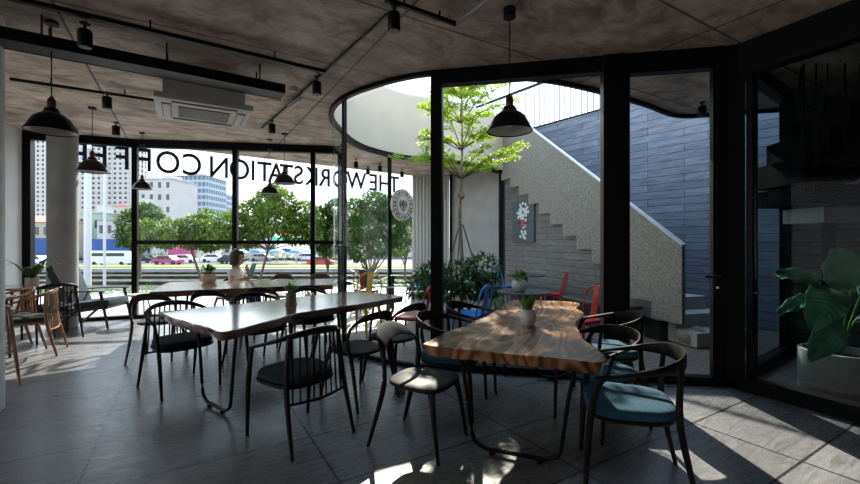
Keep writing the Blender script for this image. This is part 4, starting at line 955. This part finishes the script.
# local: +Y is the facing direction, seat at z .455
V = [(0, 0, .54), (0, .0, .68), (0, .015, .84), (0, .02, .96), (0, .035, 1.04), (0, .055, 1.10),           # 0-5 spine, neck
     (-.16, .01, .955), (-.21, .10, .78), (-.10, .27, .84), (-.03, .22, .99),                              # 6-9 left arm, hand at mouth
     (.16, .01, .955), (.22, .10, .77), (.13, .31, .84), (.08, .37, .87),                                  # 10-13 right arm, holding paper
     (-.09, .02, .52), (-.10, .40, .51), (-.10, .42, .10), (-.10, .50, .05), (.09, .02, .52), (.10, .40, .51), (.10, .42, .10), (.10, .50, .05)]
E = [(0, 1), (1, 2), (2, 3), (3, 4), (4, 5), (3, 6), (6, 7), (7, 8), (8, 9), (3, 10), (10, 11), (11, 12), (12, 13), (0, 14), (14, 15), (15, 16), (16, 17), (0, 18), (18, 19), (19, 20), (20, 21)]
Rr = [(.14, .11), (.12, .095), (.14, .10), (.11, .08), .045, .045, .05, .038, .030, .024, .05, .038, .030, .024, .085, .062, .04, .035, .085, .062, .04, .035]
hd = len(V)
V += [(0, .07, 1.16), (0, .085, 1.25), (0, .078, 1.29)]; E += [(5, hd), (hd, hd+1), (hd+1, hd+2)]; Rr += [(.062, .072), (.074, .088), (.060, .070)]
def hand(base, d, s, V, E, Rr, root):
    d = Vector(d).normalized(); s = Vector(s).normalized(); b = Vector(base); up = d.cross(s)
    for k, (ln, off) in enumerate(((.070, -.028), (.078, -.009), (.074, .009), (.058, .027))):
        a0 = b+d*.035+s*off; i0 = len(V)
        V.append(tuple(a0)); V.append(tuple(a0+d*ln*.55+up*.008)); V.append(tuple(a0+d*ln*.85+up*.03)); E += [(root, i0), (i0, i0+1), (i0+1, i0+2)]; Rr += [.010, .008, .007]
    i0 = len(V); V.append(tuple(b+s*-.035+d*.01+up*.01)); V.append(tuple(b+s*-.045+d*.04+up*.025)); E += [(root, i0), (i0, i0+1)]; Rr += [.011, .008]
hand(V[9], (.1, -.1, .6), (1, 0, 0), V, E, Rr, 9); hand(V[13], (0, .8, .3), (1, 0, 0), V, E, Rr, 13)
skinned('body', V, E, Rr, M['skin'], wo)
# T-shirt and trousers follow the body
SV = [(0, 0, .53), (0, .0, .68), (0, .015, .84), (0, .02, .96), (0, .03, 1.01), (-.165, .01, .955), (-.20, .07, .86), (.165, .01, .955), (.205, .07, .86)]
skinned('t_shirt', SV, [(0, 1), (1, 2), (2, 3), (3, 4), (3, 5), (5, 6), (3, 7), (7, 8)], [(.155, .125), (.135, .11), (.155, .115), (.125, .095), (.06, .055), .062, .052, .062, .052], M['shirt'], wo)
skinned('trousers', [(0, .0, .52), (-.09, .03, .52), (-.10, .40, .515), (-.10, .42, .14), (.09, .03, .52), (.10, .40, .515), (.10, .42, .14)], [(0, 1), (1, 2), (2, 3), (0, 4), (4, 5), (5, 6)], [(.14, .11), .10, .075, .055, .10, .075, .055], M['jeans'], wo)
hb = MB(); N = 20; rows = []
for i in range(15):
    f = i/14; z = 1.385-.30*f; q_ = math.sin(min(1, f*2.2+.08)*PI/2)**.6*(1-.28*max(0, f-.75)/.25); rx = .112*q_; ry = .122*q_
    rows.append((z, rx, ry, .050-.035*f))
vs = []; fs = []
for z, rx, ry, cy in rows:
    for k in range(N+1):
        th = math.radians(-228+k*276/N) + PI/2 + PI/2*0
        th = math.radians(90+48+ k*264/N)
        wv = 1+.03*math.sin(k*2.3+z*40)
        vs.append((rx*math.cos(th)*wv, cy+ry*math.sin(th)*wv, z))
W_ = N+1
for i in range(len(rows)-1):
    for k in range(N): fs.append((i*W_+k, i*W_+k+1, (i+1)*W_+k+1, (i+1)*W_+k))
o = hb.add(vs, fs).build('hair', M['hair'], wo, ang=80); m_ = o.modifiers.new('thickness', 'SOLIDIFY'); m_.thickness = .028; m_.offset = 0
capm = MB(); capm.lathe([(.001, .07), (.045, .062), (.078, .035), (.094, 0), (.095, -.025)], 20, (0, .060, 1.315)); capm.build('fringe', M['hair'], wo)
for s in (-1, 1): MB().lathe([(.001, -.008), (.009, 0), (.001, .008)], 8, (s*.030, .163, 1.235)).build('eye', M['eye'], wo)
MB().sweep([(0, .155, 1.245), (0, .182, 1.205), (0, .165, 1.198)], [(.008, .008), (.012, .012), (.008, .006)], 6).build('nose', M['skin'], wo)
MB().sweep([(-.020, .158, 1.168), (0, .166, 1.168), (.020, .158, 1.168)], [.003, .006, .003], 6).build('mouth', M['lip'], wo)
pp = thing('papers', 'teal sheets of paper held up by the reading woman', 'paper', (-3.50+.93*.38+.02, 7.24-.36*.38+.06, .90), face(.8, .6))
MB().box((0, 0, 0), (.21, .006, .26), rx=-.35).box((.05, .01, .012), (.2, .004, .25), rx=-.30, rz=.1).build('sheet', M['paper'], pp, smooth=False)
# ------------------------------------------------------------------ outside: canal, street, city
GZ = -2.3
struct('canal_water', MB().box((-20, 32, -4.3), (260, 42, .2)), M['water'], smooth=False)
struct('near_bank', MB().box((-20, 12.9, -2.25), (200, 3.2, 4.2)), M['stone'], smooth=False)
fb = MB()
for k, (y_, z_) in enumerate(((30, -3.6), (34, -3.3), (38, -3.0), (42.5, -2.8), (47, -2.6), (51, -2.45))): fb.box((-30, y_+2, z_-.6), (300, 4.4, 1.2)).box((-30, y_-.1, z_+.06), (300, .35, .16))
struct('far_bank', fb, M['stone'], smooth=False)
ed = MB().box((-30, 54.5, -2.35), (300, 1.2, .5)); struct('bank_kerb', ed, M['column'], smooth=False)
struct('grass_strip', MB().box((-30, 59, GZ-.0), (300, 6, .5)), M['grass'], smooth=False)
struct('street', MB().box((-30, 160, GZ-.2), (600, 200, .3)), M['asphalt'], smooth=False)
# terrace edge rail + low planter
ra, rb = Vector((-13, 10.2)), Vector((-.7, 13.35))
r = random.Random(31); gl_ = MB()
pl = thing('terrace_hedge', 'low mixed greenery along the terrace edge', 'hedge')
for k in range(26):
    q = ra+(rb-ra)*(k/26+.02); rad = r.uniform(.10, .17); foliage(gl_, [(q.x, q.y+.2, .03, rad, .6)], 70, .10, .04, r)
gl_.build('foliage', M['lf_mid'], pl, smooth=False, kind='stuff'); MB().beam((ra.x, ra.y+.22, -.07), (rb.x, rb.y+.22, -.07), .35, .14).build('trough', M['pot'], pl, smooth=False)
def X(px, Y): return (px-430)/F*Y
def Z(py, Y): return CH+(242-py)/F*Y
def block(name, px0, px1, ytop, Yd, dep, mat, label, cat='building', base=GZ, rz=0, wins=None, roof=None, group=None):
    x0, x1 = X(px0, Yd), X(px1, Yd); zt = Z(ytop, Yd); w = x1-x0
    t = thing(name, label, cat, ((x0+x1)/2, Yd+dep/2, base), rz, group)
    MB().box((0, 0, (zt-base)/2), (w, dep, zt-base)).build('walls', mat, t, smooth=False)
    if wins:
        nx, nz, ww, hh = wins; H = zt-base
        for i in range(nx):
            for j in range(nz):
                MB().box(((i+.5)/nx*w-w/2, -dep/2-.02, H*(j+.62)/(nz+.1)), (w/nx*ww, .12, H/nz*hh)).build('window', M['wdark'], t, smooth=False)
    if roof:
        kind, rm = roof; H = zt-base
        if kind == 'gable': MB().add([(-w/2-.3, -dep/2-.3, H), (w/2+.3, -dep/2-.3, H), (w/2+.3, dep/2+.3, H), (-w/2-.3, dep/2+.3, H), (-w/2-.3, 0, H+w*.22), (w/2+.3, 0, H+w*.22)], [(0, 1, 2, 3), (0, 1, 5, 4), (2, 3, 4, 5), (1, 2, 5), (3, 0, 4)]).build('roof', rm, t, smooth=False)
        else: MB().box((0, 0, H+.15), (w+.6, dep+.6, .3)).box((w*.1, 0, H+1.0), (w*.3, dep*.4, 1.8)).build('roof', rm, t, smooth=False)
    return t
def tower(px0, px1, Yd, H, label):
    x0, x1 = X(px0, Yd), X(px1, Yd); w = x1-x0; dep = 14
    t = thing('tower_block', label, 'building', ((x0+x1)/2, Yd+dep/2, GZ), 0, 'white residential towers')
    MB().box((0, 0, H/2), (w, dep, H)).build('walls', M['towerw'], t, smooth=False)
    fl = MB()
    for k in range(int(H/6.4)): fl.box((0, -dep/2-.1, 3+k*6.4), (w, .25, .18))
    for q in (-.5, -.17, .17, .5): fl.box((q*w, -dep/2-.15, H/2), (.5, .35, H))
    fl.build('ledges', M['white'], t, smooth=False); MB().box((0, 0, H+1.2), (w*.5, dep*.5, 2.4)).build('roof_house', M['white'], t, smooth=False)
tower(-6, 47, 280, 92, 'white high-rise tower with small dark windows at far left')
tower(72, 131, 260, 86, 'white high-rise tower with small dark windows right of the concrete column')
block('office_building', 139, 172, 179, 130, 14, M['white'], 'white flat-roofed building with a few dark windows below the letters', wins=(4, 6, .35, .45), roof=('flat', M['white']))
block('office_building', 166, 207, 176, 190, 18, M['towerg'], 'grey-blue glazed office block behind the treetops', roof=('flat', M['column']))
block('office_building', 213, 224, 193, 216, 12, M['towerg'], 'small grey glazed block right of the larger office block')
block('house', 128, 141, 205, 100, 8, M['mint'], 'mint house beside the tree', wins=(2, 3, .4, .4), roof=('flat', M['white']))
block('house', 112, 131, 206, 108, 8, M['white'], 'white house with a bright red gable roof', wins=(3, 3, .35, .4), roof=('gable', M['redroof']))
block('house', 78, 100, 213, 92, 8, M['mint'], 'pale green house with blue shop front beside the white pole', wins=(3, 2, .45, .4), roof=('flat', M['white']))
block('house', 97, 122, 220, 84, 8, M['white'], 'low white shop house behind the thin pole', wins=(3, 2, .4, .4), roof=('flat', M['cream']))
block('house', 15, 50, 222, 82, 8, M['cream'], 'low cream house with salmon roof at far left', wins=(4, 2, .4, .4), roof=('gable', M['salmon']))
block('house', 127, 152, 228, 88, 7, M['white'], 'white shop house half hidden by trees', wins=(4, 2, .4, .4), roof=('flat', M['mint']))
block('house', 222, 262, 230, 96, 8, M['white'], 'white shop house behind the big street tree', wins=(4, 2, .4, .4), roof=('flat', M['cream']))
block('house', 318, 345, 226, 96, 8, M['cream'], 'cream shop house seen past the curved glass', wins=(3, 2, .4, .4), roof=('flat', M['white']))
block('house', 350, 420, 222, 100, 8, M['white'], 'pale shop house beyond the ribbed wall', wins=(6, 2, .4, .4), roof=('gable', M['salmon']))
block('shop_front', 28, 50, 238, 79, 2, M['bluep'], 'blue shop front at far left', 'shop')
block('shop_front', 84, 128, 239, 79, 2, M['bluep'], 'blue shop front behind the white poles', 'shop')
block('shop_front', 168, 190, 234, 80, 2, M['carp'], 'pink shop awning among the trees', 'shop')
def awning(px0, px1, y0, Yd, mat, label):
    x0, x1 = X(px0, Yd), X(px1, Yd); z = Z(y0, Yd); t = thing('market_awning', label, 'awning', ((x0+x1)/2, Yd, GZ), 0); w = x1-x0; h = z-GZ
    MB().add([(-w/2, -1.5, h-1), (w/2, -1.5, h-1), (w/2, 0, h), (-w/2, 0, h), (w/2, 1.5, h-1), (-w/2, 1.5, h-1), (-w/2, -1.5, h-1.15), (w/2, -1.5, h-1.15), (w/2, 1.5, h-1.15), (-w/2, 1.5, h-1.15)], [(0, 1, 2, 3), (3, 2, 4, 5), (6, 7, 8, 9), (0, 1, 7, 6), (1, 2, 4, 8, 7), (5, 4, 8, 9), (0, 3, 5, 9, 6)]).build('canopy', mat, t, smooth=False)
    for sx in (-1, 1):
        for sy in (-1.3, 1.3): MB().tube((sx*w*.47, sy, 0), (sx*w*.47, sy, h-1.1), .06).build('post', M['steel'], t)
awning(280, 298, 230, 76, M['orangep'], 'orange market awning behind the big street tree'); awning(272, 300, 237, 72, M['greenp'], 'green market awning behind the big street tree')
# street umbrellas
um = thing('street_umbrella', '', 'umbrella')
MB().lathe([(1.45, 2.05), (1.2, 2.25), (.7, 2.45), (.02, 2.62), (.001, 2.60), (.7, 2.42), (1.43, 2.02)], 8, cap=False).build('canopy', M['umb'], um); MB().tube((0, 0, 0), (0, 0, 2.6), .03).build('pole', M['steel'], um)
um2 = copytree(um); um2.children[0].data = um2.children[0].data.copy(); um2.children[0].data.materials[0] = M['umbt']; um2['_u'] = None; del um2['_u']
r = random.Random(9)
for k, px in enumerate((240, 257, 268, 277, 286, 297, 305, 313, 322, 331)):
    Yd = 66+(k*7 % 5)*2; src = um if k % 3 else um2
    o = place(src, (X(px, Yd), Yd, GZ-.05), k*.5, '%s market umbrella across the canal, %s of the ten from the left' % ('blue' if src is um else 'teal', ['first', 'second', 'third', 'fourth', 'fifth', 'sixth', 'seventh', 'eighth', 'ninth', 'last'][k]), 'market umbrellas across the canal')
# cars
def car(px, Yd, mat, label, L=4.3, H=1.5, van=False, rz=0):
    t = thing('van' if van else 'car', label, 'car', (X(px, Yd), Yd, GZ-.05), rz); W = 1.8
    if van: prof = [(-L/2, .35), (L/2, .35), (L/2, 1.1), (L/2-.35, 2.3), (-L/2, 2.35)]
    else: prof = [(-L/2, .30), (L/2, .30), (L/2, .75), (L/2-.9, .92), (L*.16, H), (-L*.25, H), (-L/2+.35, .98), (-L/2, .85)]
    n = len(prof); MB().add([(x, -W/2, z) for x, z in prof]+[(x, W/2, z) for x, z in prof], [tuple(range(n)), tuple(n+i for i in range(n))[::-1]]+[(i, (i+1) % n, n+(i+1) % n, n+i) for i in range(n)]).build('body', mat, t, smooth=False)
    if van: MB().box((-.1, -W/2-.005, 1.75), (L*.78, .03, .5)).build('side_window', M['wdark'], t, smooth=False)
    else: MB().add([(L*.30, -W/2-.01, .95), (L*.15, -W/2-.01, H-.08), (-L*.23, -W/2-.01, H-.08), (-L*.37, -W/2-.01, .98), (L*.30, -W/2+.01, .95), (L*.15, -W/2+.01, H-.08), (-L*.23, -W/2+.01, H-.08), (-L*.37, -W/2+.01, .98)], [(0, 1, 2, 3), (7, 6, 5, 4), (0, 1, 5, 4), (1, 2, 6, 5), (2, 3, 7, 6), (3, 0, 4, 7)]).build('side_window', M['wdark'], t, smooth=False)
    for sx in (-1, 1):
        for sy in (-1, 1): MB().sweep([(sx*L*.31, sy*(W/2-.2), .32), (sx*L*.31, sy*(W/2+.02), .32)], [.32]*2, 14).build('wheel', M['tyre'], t)
car(168, 68, M['carp'], 'pink and white taxi on the street across the canal'); car(184, 73, M['carw'], 'white car behind the pink taxi', rz=.2)
car(112, 66, M['carw'], 'long white minibus behind the second window post', 7, van=True); car(38, 68, M['carw'], 'white car in the far left window bay'); car(322, 64, M['carr'], 'red car on the street seen past the third window post')
car(143, 74, M['cush'], 'dark car between the second window post and the pink taxi'); car(232, 72, M['cushg'], 'dark blue-grey car behind the seated woman'); car(306, 82, M['carw'], 'white car under the market awnings', rz=.3); car(262, 80, M['steel'], 'silver car behind the forked tree trunk')
r = random.Random(77); hg = thing('roadside_hedge', 'dark clipped hedge strips along the far street', 'hedge'); hl = MB()
for px_ in range(20, 345, 7): foliage(hl, [(X(px_, 84)+r.uniform(-.6, .6), 84, GZ+.5, r.uniform(.8, 1.5), .7)], 60, .5, .25, r, shell=.6)
hl.build('foliage', M['lf_cityd'], hg, smooth=False, kind='stuff'); MB().box((X(180, 84), 84, GZ+.2), (66, 1.0, .5)).build('hedge_core', M['lf_dark'], hg, smooth=False)
car(214, 77, M['carw'], 'white car partly hidden by street tree', rz=.1)
# street lamp poles
for px, Yd, rr_, top, lab in ((87.5, 20.5, .17, 12, 'thick white pole right of the concrete column'), (104.5, 24, .08, 12, 'thin white pole between two pendants')):
    t = thing('street_pole', lab, 'pole', (X(px, Yd), Yd, -4.2)); MB().lathe([(rr_*1.3, 0), (rr_, .5), (rr_*.8, top)], 14).build('pole', M['coping'], t); MB().box((0, 0, top-2), (.4, .3, .5)).build('junction_box', M['column'], t)
# street trees
def city_tree(px, Yd, clumps, n, L, mat, label, seed, trunk=None, W=None, base=GZ):
    x0 = X(px, Yd); t = thing('street_tree', label, 'tree', (x0, Yd, base), 0, 'street trees beyond the window'); s = Yd/F
    cl = [((cx-px)*s, dy, (CH+(242-cy)*s)-base, rp_*s, .8) for cx, cy, rp_, dy in clumps]
    tk = MB()
    cb = (0, 0, min(c[2] for c in cl)*.55)
    if trunk: P0 = ((trunk[0]-px)*s, 0, 0); cb = ((trunk[1]-px)*s, 0, (CH+(242-trunk[2])*s)-base)
    else: P0 = (0, 0, 0)
    tk.sweep([P0, ((P0[0]+cb[0])/2+.02, 0, cb[2]*.5), cb], [.028*Yd**.75*.35, .022*Yd**.75*.35, .016*Yd**.75*.35], 8)
    for c in cl: tk.sweep(spline([cb, ((cb[0]+c[0])/2, c[1]/2, (cb[2]+c[2])/2), (c[0], c[1], c[2])], 3), [.012*Yd**.75*.35*(1-.1*i) for i in range(7)], 6)
    tk.build('trunk', M['bark'], t); lf = MB(); foliage(lf, cl, n, L, L*.5 if not W else W, random.Random(seed), shell=.35); lf.build('foliage', mat, t, smooth=False)
city_tree(272, 24, [(236, 226, 17, -.6), (250, 212, 15, .3), (266, 202, 16, .3), (284, 203, 15, -.4), (300, 213, 15, .5), (309, 226, 13, .3), (224, 234, 11, .3), (245, 238, 12, .3), (278, 220, 18, -1), (262, 228, 13, -.5), (296, 234, 13, 0), (314, 238, 8, 0), (274, 192, 8, 0), (290, 222, 13, 1)], 11000, .27, M['lf_city'], 'big spreading street tree with forked trunk right of the seated woman', 41, (252, 268, 250))
city_tree(180, 30, [(146, 232, 15, 0), (162, 238, 13, .5), (178, 232, 15, -.5), (196, 226, 14, 0), (212, 232, 14, -.6), (190, 238, 13, 0), (206, 242, 11, .4), (222, 240, 9, .4), (204, 216, 8, .4)], 7500, .30, M['lf_city'], 'broad street tree crown between the second and third window posts', 42, (205, 190, 246))
city_tree(140, 42, [(134, 222, 15, 0), (146, 214, 13, 0), (128, 237, 12, 0), (158, 222, 10, 0), (140, 240, 13, 0)], 4200, .42, M['lf_cityd'], 'darker street tree behind the second window post', 43)
city_tree(328, 26, [(322, 218, 13, 0), (332, 232, 16, .3), (320, 240, 12, 0), (336, 210, 12, 0), (328, 248, 10, 0)], 5000, .28, M['lf_cityd'], 'dark green street tree at the right end of the street windows', 44)
city_tree(370, 21, [(355, 212, 15, 0), (374, 204, 16, .4), (368, 228, 16, -.4), (392, 226, 15, 0), (350, 232, 14, .3), (386, 210, 13, 0), (402, 216, 12, -.3), (360, 250, 14, 0), (380, 246, 12, 0), (400, 238, 12, 0)], 9500, .22, M['lf_cityd'], 'leafy street tree seen through the curved glass', 45)
city_tree(405, 30, [(398, 246, 13, 0), (410, 230, 14, 0), (414, 214, 13, 0), (404, 202, 9, 0)], 3600, .28, M['lf_city'], 'light green street tree beside the ribbed wall', 46)
# ------------------------------------------------------------------ world, sun, camera
w = bpy.data.worlds.new('World'); bpy.context.scene.world = w; w.use_nodes = True; nt = w.node_tree; bg = nt.nodes['Background']
tc = nt.nodes.new('ShaderNodeTexCoord'); sx = nt.nodes.new('ShaderNodeSeparateXYZ'); nt.links.new(tc.outputs['Generated'], sx.inputs[0])
c = ramp(nt, sx.outputs['Z'], [(0, (.93, .95, 1.0)), (.25, (.78, .88, 1.0)), (.8, (.36, .60, 1.0))])
n_ = noise(nt, stretch(nt, tc.outputs['Generated'], (1, 1, 2.5)), 3.2, 7, .6)
c = mixrgb(nt, c, (1, 1, 1), ramp(nt, n_, [(.48, (0, 0, 0)), (.68, (.85, .85, .85))])); nt.links.new(c, bg.inputs['Color']); bg.inputs['Strength'].default_value = 1.25
sd = bpy.data.lights.new('sun', 'SUN'); sd.energy = 5.5; sd.color = (1, .90, .76); sd.angle = math.radians(.6); so_ = bpy.data.objects.new('sun', sd); C.objects.link(so_)
el = math.radians(35.5); dirv = Vector((.02*math.cos(el), -.997*math.cos(el), -math.sin(el))); so_.rotation_euler = dirv.to_track_quat('-Z', 'Y').to_euler()
cam = bpy.data.cameras.new('camera'); co = bpy.data.objects.new('camera', cam); C.objects.link(co); co.location = (0, 0, CH); co.rotation_euler = (PI/2, 0, 0)
cam.sensor_width = 36; cam.lens = 36*F/860; cam.clip_end = 1000; cam.clip_start = .05
S = bpy.context.scene; S.camera = co
S.view_settings.view_transform = 'Standard'; S.view_settings.look = 'None'; S.view_settings.gamma = 1; S.view_settings.use_curve_mapping = False
S.view_settings.exposure = 1.2
try: S.cycles.transparent_max_bounces = 24
except Exception: pass
for o in bpy.data.objects:
    if '_u' in o: del o['_u']
